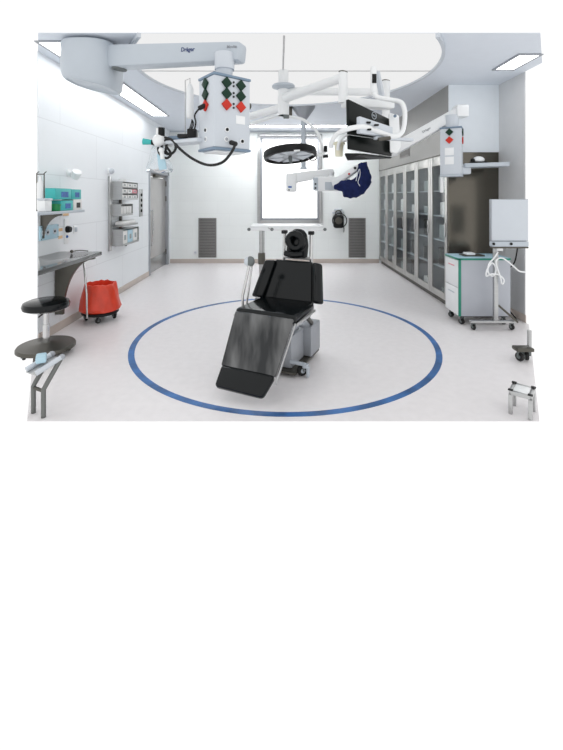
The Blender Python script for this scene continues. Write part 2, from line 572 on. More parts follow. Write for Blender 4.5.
strip_light(-2.47, -2.19, 4.05, 7.73, 'long recessed strip light in the ceiling along the left wall', [4.99, 6.36])
strip_light(2.70, 2.92, 4.42, 4.92, 'short recessed strip light in the ceiling by the right wall', [])
strip_light(-1.35, 1.75, 8.72, 8.98, 'narrow recessed strip light in the ceiling in front of the bright window', [-0.3, 0.75], along='x', m='strip_back')

# ================================================================== STEEL CABINET RUN
CW = (9.52 - 5.68) / 6
def shelf_heights():
    return [0.55, 0.95, 1.32, 1.70]
def make_cabinet(y0, label):
    y1 = y0 + CW - 0.004
    t = thing('glazed_cabinet', label, 'cabinet', (CF + 0.27, (y0 + y1) / 2, 0), 'tall glazed steel cabinets along the right wall')
    b = MB()
    x0, x1 = CF + 0.024, CF + 0.54
    b.box(x0, x1, y0, y0 + 0.018, 0.09, 2.22)
    b.box(x0, x1, y1 - 0.018, y1, 0.09, 2.22)
    b.box(x0, x1, y0 + 0.018, y1 - 0.018, 0.09, 0.11)
    b.box(x0, x1, y0 + 0.018, y1 - 0.018, 2.20, 2.22)
    b.box(x1 - 0.012, x1, y0 + 0.018, y1 - 0.018, 0.11, 2.20)
    obj('carcass', b, 'grey', t)
    obj('plinth', MB().box(x0 + 0.03, x1, y0, y1, 0, 0.09), 'steel_dark', t)
    for z in shelf_heights():
        obj('shelf', MB().box(x0 + 0.01, x1 - 0.014, y0 + 0.019, y1 - 0.019, z - 0.018, z), 'lgrey', t)
    d = MB()
    w = 0.085
    zb, zt = 0.09, 2.215
    d.box(CF, CF + 0.022, y0 + 0.002, y0 + w, zb, zt, 0.003)
    d.box(CF, CF + 0.022, y1 - w, y1 - 0.002, zb, zt, 0.003)
    d.box(CF, CF + 0.022, y0 + w, y1 - w, zb, 0.19, 0.003)
    d.box(CF, CF + 0.022, y0 + w, y1 - w, 2.08, zt, 0.003)
    dd = obj('door', d, 'steel_pale', t)
    obj('glass_pane', MB().box(CF + 0.009, CF + 0.014, y0 + w, y1 - w, 0.19, 2.08), 'glass', dd)
    obj('handle', MB().box(CF - 0.022, CF - 0.001, y0 + 0.03, y0 + 0.05, 1.02, 1.22, 0.005), 'chrome', dd)
    return t
ords = ['nearest of the tall glazed steel cabinets, next to the white drawer unit', 'second tall glazed steel cabinet from the white drawer unit',
        'third tall glazed steel cabinet from the white drawer unit', 'fourth tall glazed steel cabinet from the white drawer unit',
        'fifth tall glazed steel cabinet, second from the back wall', 'tall glazed steel cabinet in the corner touching the back wall']
cab0 = make_cabinet(5.68, ords[0])
for k in range(1, 6):
    copy_thing(cab0, (CF + 0.27, 5.68 + (CW - 0.004) / 2 + k * CW, 0), ords[k])
struct('trim_3', MB().box(CF, CF + 0.02, 5.66, 9.54, 2.218, 2.24, 0.002), 'steel_dark')

# what stands on the shelves behind the glass
names = ['nearest', 'second', 'third', 'fourth', 'fifth', 'sixth']
levels = [('bottom', 0.11), ('second lowest', 0.55), ('middle', 0.95), ('second highest', 1.32), ('top', 1.70)]
kinds = {
    0: [('tray', 'packg', 0.30, 0.10), ('crate', 'black', 0.34, 0.26), ('carton', 'packg', 0.30, 0.22), ('carton', 'pack', 0.24, 0.20), ('carton', 'pack', 0.36, 0.22)],
    1: [('carton', 'pack', 0.34, 0.14), ('crate', 'black', 0.36, 0.22), ('crate', 'black', 0.30, 0.26), ('carton', 'packg', 0.30, 0.12), ('carton', 'packg', 0.32, 0.18)],
    2: [('crate', 'black', 0.36, 0.30), ('crate', 'black', 0.36, 0.24), ('crate', 'black', 0.36, 0.24), ('carton', 'pack', 0.30, 0.14), ('carton', 'pack', 0.36, 0.22)],
    3: [('carton', 'packg', 0.34, 0.18), ('carton', 'packg', 0.30, 0.2), ('crate', 'black', 0.34, 0.24), ('carton', 'pack', 0.36, 0.24), ('carton', 'packg', 0.32, 0.16)],
    4: [('carton', 'pack', 0.34, 0.2), ('carton', 'packg', 0.34, 0.22), ('carton', 'pack', 0.36, 0.2), ('carton', 'pack', 0.34, 0.22), ('carton', 'pack', 0.36, 0.2)],
    5: [('carton', 'pack', 0.36, 0.24), ('carton', 'packg', 0.34, 0.2), ('carton', 'packg', 0.34, 0.2), ('carton', 'pack', 0.34, 0.22), ('carton', 'packg', 0.36, 0.2)],
}
words = {'pack': 'white', 'packg': 'grey', 'black': 'black'}
for k in range(6):
    ym = 5.68 + (k + 0.5) * CW - 0.002
    for (ln, z), (kind, mm, w, h) in zip(levels, kinds[k]):
        x0 = CF + 0.08
        mb = MB()
        if kind == 'carton':
            mb.box(x0, x0 + 0.3, ym - w / 2, ym + w / 2, z + 0.001, z + h, 0.006)
            mb.box(x0 + 0.12, x0 + 0.18, ym - w / 2 - 0.001, ym + w / 2 + 0.001, z + h - 0.001, z + h + 0.002)
        elif kind == 'crate':
            mb.box(x0, x0 + 0.3, ym - w / 2 + 0.01, ym + w / 2 - 0.01, z + 0.001, z + h - 0.03, 0.01)
            mb.box(x0 - 0.008, x0 + 0.308, ym - w / 2, ym + w / 2, z + h - 0.03, z + h, 0.006)
        else:
            mb.box(x0, x0 + 0.3, ym - w / 2, ym + w / 2, z + 0.001, z + 0.03, 0.006)
            mb.box(x0 + 0.02, x0 + 0.28, ym - w / 2 + 0.03, ym + w / 2 - 0.03, z + 0.03, z + h, 0.01)
        solo(kind, mb, mm, ('%s %s on the %s shelf of the %s glazed cabinet from the drawer unit' if k else '%s %s on the %s shelf of the glazed cabinet %s the drawer unit') % (words[mm], kind, ln, names[k]), 'tray' if kind == 'tray' else 'box', 'supplies behind the cabinet glass')

# ================================================================== WALL FITTINGS
def grille(px0, px1, label):
    x0, x1, z0, z1 = at(px0, 0, YB).x, at(px1, 0, YB).x, at(0, 257.5, YB).z, at(0, 218, YB).z
    t = thing('vent_grille', label, 'vent', ((x0 + x1) / 2, YB, z0), 'vent grilles in the back wall')
    obj('backing', MB().box(x0 + 0.02, x1 - 0.02, YB - 0.006, YB - 0.001, z0 + 0.02, z1 - 0.02), 'louvre_d', t)
    obj('frame', frame_ring(MB(), x0, x1, z0, z1, 0.022, YB - 0.02, YB - 0.001), 'louvre', t)
    s = MB()
    n = 24
    for i in range(n):
        z = z0 + 0.03 + (z1 - z0 - 0.06) * (i + 0.5) / n
        s.beam((x0 + 0.02, YB - 0.012, z), (x1 - 0.02, YB - 0.012, z), 0.012, 0.022, 0.002)
    obj('slats', s, 'louvre', t)
grille(198.5, 216.5, 'grey louvred vent grille left of the bright window')
grille(348.5, 365.5, 'grey louvred vent grille right of the bright window, near the cabinets')

# vent on the bulkhead
b = MB()
b.box(CF - 0.012, CF - 0.001, 7.28, 7.88, 2.36, 2.66, 0.004)
for i in range(9):
    y = 7.33 + i * 0.06
    b.box(CF - 0.02, CF - 0.012, y, y + 0.03, 2.39, 2.63)
solo('bulkhead_vent', b, 'louvre', 'grey slotted vent on the panel above the glazed cabinets', 'vent')

def plate(name, label, y, z, w, h, mm='white', cat='socket', group=None):
    b = MB().box(WL, WL + 0.012, y - w / 2, y + w / 2, z - h / 2, z + h / 2, 0.004)
    return b
# socket on the back wall
c = at(195.5, 252.5, YB)
t = thing('wall_socket', 'small white socket low on the back wall left of the left vent', 'socket', (c.x, YB, c.z))
obj('plate', MB().box(c.x - 0.05, c.x + 0.05, YB - 0.014, YB - 0.001, c.z - 0.05, c.z + 0.05, 0.006), 'white', t)
obj('insert', MB().lathe([(0.026, 0), (0.026, 0.006), (0.02, 0.006), (0.018, 0.001)], (c.x, YB - 0.014, c.z), axis=(0, -1, 0)), 'white2', t)

# black hanging device on the back wall
c = at(338, 219, YB)
t = thing('wall_gauge', 'round black device hanging on a white wall bracket right of the window', 'medical device', (c.x, YB, c.z - 0.3))
obj('bracket', MB().box(c.x - 0.14, c.x + 0.14, YB - 0.03, YB - 0.001, c.z + 0.13, c.z + 0.17, 0.006).box(c.x - 0.1, c.x + 0.1, YB - 0.06, YB - 0.001, c.z + 0.20, c.z + 0.25, 0.02), 'white2', t)
obj('body', MB().box(c.x - 0.13, c.x + 0.12, YB - 0.20, YB - 0.04, c.z - 0.21, c.z + 0.10, 0.06, seg=4), 'black', t)
obj('dial', MB().lathe([(0.085, 0), (0.085, 0.012), (0.07, 0.016), (0, 0.016)], (c.x - 0.01, YB - 0.20, c.z - 0.03), axis=(0, -1, 0), seg=28), 'steel_dark', t)
obj('clip', MB().torus((c.x, YB - 0.07, c.z + 0.14), (0, 1, 0), 0.07, 0.012), 'steel_dark', t)
obj('ring', MB().torus((c.x + 0.02, YB - 0.12, c.z - 0.03), (0.3, 1, 0), 0.17, 0.012), 'black', t)
obj('cord', MB().tube([(c.x + 0.12, YB - 0.06, c.z - 0.12), (c.x + 0.14, YB - 0.03, c.z - 0.25), (c.x + 0.135, YB - 0.03, c.z - 0.32)], 0.008, smooth=3), 'rubber', t)

# control strip beside the door
t = thing('control_strip', 'narrow steel plate of push buttons on the left wall before the door', 'control panel', (WL, 7.52, 1.22))
obj('plate', MB().box(WL, WL + 0.015, 7.42, 7.60, 1.23, 1.75, 0.005), 'steel', t)
for i in range(4):
    obj('button', MB().lathe([(0.03, 0), (0.03, 0.012), (0.022, 0.016), (0, 0.016)], (WL + 0.015, 7.51, 1.34 + i * 0.1), axis=(1, 0, 0), seg=16), 'black', t)

# sockets and switches over the worktop
t = thing('socket_panel', 'pale blue panel of three round sockets on the left wall between shelf and worktop', 'socket', (WL, 4.5, 1.11))
obj('plate', MB().box(WL, WL + 0.02, 4.325, 4.69, 1.115, 1.28, 0.006), 'paleblue', t)
for y in (4.38, 4.46, 4.60):
    o = obj('socket', MB().lathe([(0.034, 0), (0.034, 0.008), (0.026, 0.008), (0.024, 0.002), (0, 0.002)], (WL + 0.02, y, 1.20), axis=(1, 0, 0), seg=20), 'white2', t)
    obj('contact', MB().ball((WL + 0.024, y, 1.20), 0.014, (0.5, 1, 1)), 'black', o)
for y, z in ((4.345, 1.265), (4.67, 1.265), (4.345, 1.13), (4.67, 1.13)):
    obj('screw', MB().lathe([(0.006, 0), (0.006, 0.003), (0, 0.004)], (WL + 0.02, y, z), axis=(1, 0, 0), seg=8), 'steel_dark', t)
t = thing('gas_outlet', 'black rotary switch in a white vertical wall strip right of the pale blue sockets', 'switch', (WL, 4.88, 1.02))
obj('strip', MB().box(WL, WL + 0.012, 4.83, 4.93, 1.02, 1.33, 0.004), 'white', t)
obj('knob', MB().lathe([(0.042, 0), (0.042, 0.02), (0.034, 0.05), (0, 0.052)], (WL + 0.012, 4.88, 1.20), axis=(1, 0, 0), seg=20), 'black', t)
obj('lamp', MB().ball((WL + 0.012, 4.88, 1.11), 0.018), 'blue', t)
for i, (y, z, w, where) in enumerate(((4.88, 1.385, 0.13, 'above the black rotary switch'), (4.755, 1.205, 0.09, 'left of the black rotary switch'), (4.755, 1.115, 0.09, 'at the lower left of the rotary switch'))):
    solo('wall_label', MB().box(WL, WL + 0.003, y - w / 2, y + w / 2, z - 0.018, z + 0.018, 0.001), 'orange', 'pale orange sticker on the left wall ' + where, 'sticker')
t = thing('light_switch', 'small square white light switch right of the black rotary switch', 'switch', (WL, 5.1, 1.13))
obj('plate', MB().box(WL, WL + 0.012, 5.05, 5.14, 1.13, 1.23, 0.004), 'white', t)
obj('rocker', MB().box(WL + 0.012, WL + 0.019, 5.065, 5.125, 1.15, 1.21, 0.003), 'lgrey', t)

# white swivel spot on the wall above the shelf
t = thing('wall_spotlight', 'small white swivel spotlight on the left wall above the teal cartons', 'lamp', (WL, 4.95, 1.8))
obj('mount', MB().lathe([(0.05, 0), (0.05, 0.015), (0.02, 0.03), (0.015, 0.05)], (WL, 4.93, 1.90), axis=(1, 0, 0), seg=20), 'white', t)
obj('head', MB().lathe([(0, -0.06), (0.045, -0.05), (0.055, 0), (0.058, 0.05), (0.05, 0.055), (0, 0.05)], (WL + 0.10, 4.93, 1.88), axis=(0.4, -0.3, 0.55), seg=20), 'white', t)
t = thing('wall_sensor', 'tiny white round fitting on the wall at the head of the organiser rail', 'sensor', (WL, 6.1, 1.96))
obj('mount', MB().box(WL, WL + 0.03, 6.05, 6.13, 1.955, 2.04, 0.008), 'white', t)
obj('dome', MB().ball((WL + 0.05, 6.09, 2.0), 0.045), 'white2', t)

# steel organiser on the left wall
t = thing('wall_organiser', 'steel wall rail with open bins of gloves and packs, between worktop and door', 'wall rack', (WL, 6.5, 0.75))
obj('rail', MB().box(WL, WL + 0.03, 6.08, 6.16, 0.76, 1.92, 0.003), 'steel', t)
def bin_box(y0, y1, z0, z1, d, rows=2):
    b = MB()
    th = 0.006
    x0, x1 = WL + 0.03, WL + d
    b.box(x0, x1, y0, y0 + th, z0, z1)
    b.box(x0, x1, y1 - th, y1, z0, z1)
    b.box(x0, x1, y0 + th, y1 - th, z0, z0 + th)
    b.box(x0, x1, y0 + th, y1 - th, z1 - th, z1)
    b.box(x0, x0 + th, y0 + th, y1 - th, z0 + th, z1 - th)
    for k in range(1, rows):
        z = z0 + (z1 - z0) * k / rows
        b.box(x0 + th, x1, y0 + th, y1 - th, z - th / 2, z + th / 2)
    b.box(x1 - 0.01, x1, y0 + th, y1 - th, z0 + th, z0 + 0.03)
    return b
obj('bin', bin_box(6.16, 6.84, 1.555, 1.845, 0.19, 3), 'steel', t)
obj('bin', bin_box(6.16, 6.66, 1.30, 1.49, 0.17, 1), 'steel', t)
obj('tray', MB().box(WL + 0.03, WL + 0.2, 6.18, 6.82, 1.13, 1.14, 0.002).box(WL + 0.194, WL + 0.2, 6.18, 6.82, 1.14, 1.16), 'steel', t)
obj('bin', bin_box(6.16, 6.86, 0.83, 1.09, 0.20, 1), 'steel', t)
obj('bracket', MB().box(WL, WL + 0.03, 6.5, 6.56, 1.0, 1.75, 0.003), 'steel_dark', t)
obj('knob', MB().lathe([(0.02, 0), (0.02, 0.02), (0, 0.022)], (WL + 0.15, 6.4, 0.825), axis=(0, 0, -1), seg=12), 'black', t)
# boxes in the bins
def pack(x0, x1, y0, y1, z0, z1, mm, label, group, name='glove_box', win=True):
    t2 = thing(name, label, 'box', ((x0 + x1) / 2, (y0 + y1) / 2, z0), group)
    obj('carton', MB().box(x0, x1, y0, y1, z0, z1, 0.004), mm, t2)
    if win:
        obj('opening', MB().box(x1, x1 + 0.001, y0 + (y1 - y0) * 0.3, y1 - (y1 - y0) * 0.3, z0 + (z1 - z0) * 0.35, z1 - (z1 - z0) * 0.3), 'packg', t2)
    return t2
zb = 1.845 - 0.29
step = 0.29 / 3
shelfn = ['lowest', 'middle', 'uppermost']
colname = ['near', 'middle', 'far']
for r in range(3):
    for k in range(3):
        y0 = 6.175 + k * 0.22
        mm = 'pink' if (r == 1 and k == 2) else 'pack'
        wrd = 'pink' if mm == 'pink' else 'white'
        pack(WL + 0.05, WL + 0.182, y0, y0 + 0.205, zb + r * step + 0.010, zb + (r + 1) * step - 0.02, mm,
             '%s flat carton at the %s end of the %s tier of the top wall bin' % (wrd, colname[k], shelfn[r]) if k != 1 else '%s flat carton in the middle of the %s tier of the top wall bin' % (wrd, shelfn[r]), 'cartons in the wall bins')
for k in range(4):
    y0 = 6.175 + k * 0.12
    pack(WL + 0.05, WL + 0.158, y0, y0 + 0.10, 1.308, 1.45, 'pack',
         'white upright packet, %s in the second wall bin from the top' % ['nearest the camera', 'second from the near end', 'third from the near end', 'farthest from the camera'][k], 'packets in the second wall bin', 'packet', False)
for k in range(3):
    y0 = 6.18 + k * 0.225
    pack(WL + 0.05, WL + 0.188, y0, y0 + 0.2, 0.838, 1.06, 'pack' if k != 1 else 'paleblue',
         '%s, in the bottom wall bin' % ['tall white pack at the near end', 'tall pale blue pack in the middle', 'tall white pack at the far end'][k], 'tall packs in the bottom wall bin', 'glove_pack', True)
solo('dressing_pack', MB().box(WL + 0.045, WL + 0.18, 6.22, 6.78, 1.142, 1.215, 0.025, seg=3), 'pack', 'long white soft pack lying on the open tray of the wall organiser', 'pack')
solo('tape_roll', MB().lathe([(0.02, 0), (0.06, 0), (0.06, 0.05), (0.02, 0.05), (0.02, 0)], (WL + 0.11, 6.36, 1.846), seg=24), 'white', 'white roll standing on top of the wall organiser', 'roll')

# ------------------------------------------------------------------ shelf on the left wall
SZ, SXF = 1.445, -2.39
t = thing('wall_shelf', 'grey wall shelf with teal cartons on a curved dark bracket, left edge', 'shelf', (WL, 4.5, SZ - 0.3))
obj('board', MB().prism([(WL, 4.316, SZ - 0.03), (SXF, 3.90, SZ - 0.03), (SXF, 4.85, SZ - 0.03), (WL, 4.85, SZ - 0.03)], (0, 0, 0.03), 0.004), 'lgrey', t)
def gusset(x0, x1, zt, zb, y0, y1, tip=0.035, foot=0.05):
    pts = [(x0, y0, zt), (x1, y0, zt), (x1, y0, zt - tip)]
    n = 12
    for i in range(1, n):
        a = math.pi / 2 * i / n
        pts.append((x0 + foot + (x1 - x0 - foot) * (1 - math.sin(a)), y0, (zt - tip) - (zt - tip - zb) * (1 - math.cos(a))))
    pts += [(x0 + foot, y0, zb), (x0, y0, zb)]
    return MB().prism(pts, (0, y1 - y0, 0))
obj('bracket', gusset(WL, SXF - 0.02, SZ - 0.031, 1.14, 4.36, 4.385, 0.02, 0.03), 'steel_dark', t)

def carton(x0, x1, y0, y1, z0, z1, mm, label, patch='blue'):
    t2 = thing('carton', label, 'box', ((x0 + x1) / 2, (y0 + y1) / 2, z0), 'cartons on the wall shelf')
    obj('box', MB().box(x0, x1, y0, y1, z0, z1, 0.003), mm, t2)
    l, h = y1 - y0, z1 - z0
    obj('printed_panel', MB().box(x1, x1 + 0.001, y0 + l * 0.35, y0 + l * 0.8, z0 + h * 0.2, z0 + h * 0.7), patch, t2)
    return t2
s0 = SZ + 0.001
carton(-2.56, -2.42, 4.37, 4.63, s0, s0 + 0.115, 'teal', 'teal carton in the bottom row on the wall shelf, beside the green tub')
carton(-2.56, -2.42, 4.64, 4.84, s0, s0 + 0.125, 'pack', 'white carton with a black label at the far end of the wall shelf', 'black')
carton(-2.53, -2.42, 4.26, 4.595, s0 + 0.126, s0 + 0.25, 'teal', 'larger teal carton in the top row on the wall shelf')
carton(-2.56, -2.42, 4.60, 4.82, s0 + 0.1265, s0 + 0.245, 'teal', 'smaller teal carton on top of the white carton at the shelf end')
solo('tub', MB().lathe([(0.045, 0), (0.05, 0.01), (0.05, 0.06), (0.054, 0.06), (0.054, 0.075), (0, 0.08)], (-2.445, 4.31, s0), seg=20), 'greenb', 'small green lidded tub at the front of the wall shelf', 'tub')
solo('jar', MB().lathe([(0.035, 0), (0.035, 0.06), (0.028, 0.065), (0.028, 0.085), (0, 0.09)], (-2.51, 4.22, s0), seg=20), 'violet', 'small violet jar behind the green tub on the wall shelf', 'jar')
# white storage bin and steel canister at the photo's edge
t = thing('storage_bin', 'white plastic storage bin on the wall shelf left of the green tub', 'bin', (-2.46, 4.06, s0))
obj('tub', MB().box(-2.49, -2.41, 4.06, 4.185, s0, s0 + 0.12, 0.01), 'white', t)
obj('lid', MB().box(-2.496, -2.404, 4.054, 4.19, s0 + 0.12, s0 + 0.14, 0.006), 'white2', t)
t = thing('bottle_rack', 'thin steel wire holder with a white bottle behind the white storage bin', 'rack', (-2.57, 4.26, s0))
wr = MB()
for x in (-2.625, -2.545):
    wr.tube([(x, 4.27, s0), (x, 4.27, s0 + 0.41), (x + 0.025, 4.27, s0 + 0.43)], 0.006, seg=6)
wr.tube([(-2.625, 4.27, s0 + 0.4), (-2.545, 4.27, s0 + 0.4)], 0.005, seg=6).tube([(-2.625, 4.27, s0 + 0.02), (-2.545, 4.27, s0 + 0.02)], 0.005, seg=6)
obj('wire_frame', wr, 'steel_dark', t)
obj('bottle', MB().lathe([(0.034, 0.015), (0.036, 0.03), (0.036, 0.3), (0.015, 0.34), (0.015, 0.38), (0, 0.38)], (-2.585, 4.27, s0), seg=18), 'white', t)

# ------------------------------------------------------------------ worktop on the left wall
WZ, WXF = 0.945, -2.13
t = thing('worktop', 'glossy grey worktop on a curved dark steel bracket, at the left wall', 'worktop', (WL, 4.4, 0.2))
obj('slab', MB().prism([(WL, 4.316, WZ - 0.045), (WXF, 3.48, WZ - 0.045), (WXF, 4.74, WZ - 0.045), (WL, 4.74, WZ - 0.045)], (0, 0, 0.045), 0.005), 'worktop', t)
obj('bracket', gusset(WL + 0.013, WXF - 0.04, WZ - 0.046, 0.22, 4.62, 4.66, 0.03, 0.09), 'steel_dark', t)
solo('reflex_hammer', MB().tube([(-2.42, 4.60, WZ + 0.02), (-2.36, 4.66, WZ + 0.024), (-2.27, 4.69, WZ + 0.012)], 0.006, smooth=4).ball((-2.42, 4.60, WZ + 0.0195), 0.019), 'steel_dark', 'thin steel lever with a black round tip lying at the far end of the worktop', 'instrument')

# ------------------------------------------------------------------ casters
def caster(p, r, parent, name='caster', w=0.03, yaw=0.0, fork='grey_rub', tread='rubber'):
    """p = point on the floor under the wheel"""
    ax = V((math.cos(yaw), math.sin(yaw), 0))
    c = V((p[0], p[1], r + 0.003))
    o = obj(name, MB().lathe([(r * 0.35, -w / 2), (r * 0.9, -w / 2), (r, -w * 0.3), (r, w * 0.3), (r * 0.9, w / 2), (r * 0.35, w / 2)], c, seg=20, axis=ax), tread, parent)
    obj('hub_cap', MB().lathe([(0, -w / 2 - 0.004), (r * 0.45, -w / 2 - 0.003), (r * 0.45, w / 2 + 0.003), (0, w / 2 + 0.004)], c, seg=14, axis=ax), fork, o)
    f = MB()
    s = ax * (w / 2 + 0.008)
    for k in (-1, 1):
        f.beam(c + s * k, c + s * k + V((0, 0, r + 0.012)), 0.005, r * 0.8, 0.001, up=ax)
    f.beam(c + V((0, 0, r + 0.012)) - s, c + V((0, 0, r + 0.012)) + s, r * 0.8, 0.006, 0.001)
    obj('fork', f, 'grey_rub', o)
    return o

# ------------------------------------------------------------------ stool
sx, sy = -2.38, 4.03
t = thing('swivel_stool', 'round black swivel stool on a steel disc base, under the worktop', 'stool', (sx, sy, 0))
obj('seat', MB().lathe([(0, 0.45), (0.17, 0.45), (0.212, 0.47), (0.22, 0.50), (0.208, 0.53), (0.17, 0.545), (0, 0.55)], (sx, sy, 0), seg=40), 'leather', t)
obj('lift_column', MB().cyl((sx, sy, 0.1), (sx, sy, 0.30), 0.032).cyl((sx, sy, 0.30), (sx, sy, 0.45), 0.024), 'chrome', t)
obj('base', MB().lathe([(0.03, 0.12), (0.06, 0.115), (0.10, 0.105), (0.262, 0.094), (0.272, 0.08), (0.272, 0.06), (0, 0.06)], (sx, sy, 0), seg=48), 'steel_dark', t)
obj('lever', MB().tube([(sx, sy - 0.02, 0.43), (sx + 0.02, sy - 0.16, 0.42)], 0.007), 'black', t)
for k in range(5):
    a = math.radians(20 + 72 * k)
    caster((sx + 0.21 * math.cos(a), sy + 0.21 * math.sin(a)), 0.024, t, w=0.022, yaw=a)

# ------------------------------------------------------------------ red bag kick bucket
bx, by = -2.33, 5.14
t = thing('waste_trolley', 'red plastic bag on a low black castor dolly by the left wall', 'waste bin', (bx, by, 0))
obj('dolly', MB().lathe([(0, 0.085), (0.2, 0.085), (0.225, 0.10), (0.225, 0.125), (0.2, 0.13), (0, 0.13)], (bx, by, 0), seg=32), 'black', t)
for k in range(4):
    a = math.radians(-75 + 90 * k)
    caster((bx + 0.17 * math.cos(a), by + 0.17 * math.sin(a)), 0.034, t, w=0.026, yaw=a + 0.6)
rings = []
nseg = 56
prof = [(0.0, 0.133), (0.16, 0.133), (0.225, 0.135), (0.252, 0.155), (0.248, 0.19), (0.232, 0.28), (0.21, 0.38), (0.19, 0.45), (0.186, 0.475), (0.172, 0.48), (0.168, 0.45), (0.165, 0.39), (0.0, 0.37)]
for i, (r, z) in enumerate(prof):
    rg = []
    for j in range(nseg):
        a = 2 * math.pi * j / nseg
        w = noise.noise(V((math.cos(a) * 2.2, math.sin(a) * 2.2, z * 5))) * 0.014 + math.sin(a * 13 + z * 12) * 0.004
        zz = z + (0.005 * math.sin(a * 4 + 1) + 0.02 * noise.noise(V((math.cos(a) * 5, math.sin(a) * 5, 0))) if 6 < i < 12 else 0)
        if i == 3:
            zz += 0.012 * math.sin(a * 3 + 0.5)
        rr = max(r + (w if r > 0.1 else 0), 1e-4)
        rg.append(V((bx + rr * math.cos(a), by + rr * math.sin(a), zz)))
    rings.append(rg)
obj('bag', MB().rings(rings), 'redbag', t, smooth=60)
ph = at(86, 308, by - 0.27)
obj('handle_pole', MB().tube([(ph.x, ph.y + 0.03, 0.09), (ph.x, ph.y + 0.02, 0.4), (ph.x - 0.055, ph.y + 0.05, 0.78), (ph.x - 0.075, ph.y + 0.06, 0.80)], 0.0125), 'chrome', t)

# ================================================================== OPERATING CHAIR
CO = V((0.072, 3.735, 0))
ang = math.radians(25)
wv = V((math.cos(ang), -math.sin(ang), 0))      # towards the chair's right in the photo
fv = V((-math.sin(ang), -math.cos(ang), 0))     # towards the foot end
CM = Matrix.Translation(CO) @ Matrix(((wv.x, fv.x, 0, 0), (wv.y, fv.y, 0, 0), (0, 0, 1, 0), (0, 0, 0, 1)))
chair = thing('operating_chair', 'black padded operating chair with headrest and leg board, in the blue circle', 'chair', CO)
def cpad(name, corners, thick, m='leather', bev=0.03, parent=None, label=None):
    """cushion: four top corners in the chair's own (u, v, z), thickened downwards along the normal"""
    pts = [V(p) for p in corners]
    nrm = (pts[1] - pts[0]).cross(pts[3] - pts[0]).normalized()
    if nrm.z < 0 or (abs(nrm.z) < 0.05 and nrm.y < 0):
        nrm = -nrm
    mb = MB().prism(pts, -nrm * thick, bev, seg=4).xf(CM)
    return obj(name, mb, m, parent or chair, smooth=60, label=label)
def cobj(name, mb, m, parent=None, smooth=40, label=None):
    return obj(name, mb.xf(CM), m, parent or chair, smooth, label)

cpad('seat', [(-0.275, -0.02, 0.63), (0.275, -0.02, 0.63), (0.285, 0.47, 0.635), (-0.285, 0.47, 0.635)], 0.09, bev=0.03)
cpad('leg_board', [(-0.275, 0.485, 0.62), (0.275, 0.485, 0.62), (0.215, 0.712, 0.228), (-0.275, 0.712, 0.228)], 0.055, 'leg_film', bev=0.018)
cpad('foot_pad', [(-0.272, 0.705, 0.243), (0.208, 0.705, 0.243), (0.16, 0.83, 0.12), (-0.262, 0.83, 0.12)], 0.075, bev=0.03)
cpad('backrest', [(-0.265, 0.005, 0.615), (0.26, 0.005, 0.615), (0.212, -0.13, 0.985), (-0.185, -0.13, 0.985)], 0.08, bev=0.025)
cpad('side_bolster', [(-0.345, 0.07, 0.64), (-0.235, 0.035, 0.625), (-0.158, -0.095, 0.98), (-0.262, -0.06, 0.98)], 0.07, bev=0.024)
cpad('side_bolster', [(0.264, 0.03, 0.63), (0.352, 0.06, 0.64), (0.30, -0.06, 0.985), (0.218, -0.10, 0.985)], 0.07, bev=0.024)
# headrest
hp = [(-0.085, -0.165, 1.0), (0.13, -0.165, 1.0), (0.135, -0.19, 1.12), (0.11, -0.21, 1.23), (0.07, -0.215, 1.275), (0.02, -0.216, 1.285), (-0.03, -0.215, 1.275), (-0.07, -0.21, 1.23), (-0.09, -0.19, 1.12)]
hr = cobj('headrest', MB().prism(hp, (0, -0.06, 0), 0.02, seg=3), 'leather', smooth=60)
cobj('horseshoe_cushion', MB().torus((0.02, -0.17, 1.165), (0, 1, -0.12), 0.072, 0.036, seg=32, rs=12), 'leather', hr, smooth=60)
cobj('neck_roll', MB().tube([(-0.08, -0.145, 1.045), (0.015, -0.135, 1.035), (0.11, -0.145, 1.045)], [0.028, 0.034, 0.028], smooth=4, seg=12), 'leather', hr, smooth=60)
for u in (-0.138, 0.152):
    p = cobj('headrest_post', MB().cyl((u, -0.245, 0.70), (u, -0.26, 1.23), 0.017), 'chrome')
    cobj('cap', MB().box(u - 0.027, u + 0.027, -0.285, -0.235, 1.225, 1.262, 0.008), 'black', p)
cobj('head_bracket', MB().beam((-0.14, -0.255, 0.99), (0.17, -0.255, 0.99), 0.02, 0.03, 0.004), 'steel')
# frame and rails
cobj('seat_frame', MB().box(-0.25, 0.25, 0.0, 0.45, 0.50, 0.545, 0.01).box(-0.22, 0.22, -0.10, 0.0, 0.52, 0.56, 0.01), 'grey')
for s in (-1, 1):
    cobj('side_rail', MB().beam((s * 0.293, 0.02, 0.565), (s * 0.298, 0.46, 0.565), 0.010, 0.022, 0.003), 'steel')
    cobj('leg_rail', MB().beam((-0.262 if s < 0 else 0.287, 0.47, 0.575), (-0.262 if s < 0 else 0.228, 0.72, 0.175), 0.008, 0.016, 0.002), 'steel')
cobj('back_frame', MB().prism([(-0.2, -0.078, 0.62), (0.2, -0.078, 0.62), (0.17, -0.215, 0.96), (-0.17, -0.215, 0.96)], (0, -0.02, -0.008), 0.004), 'grey')
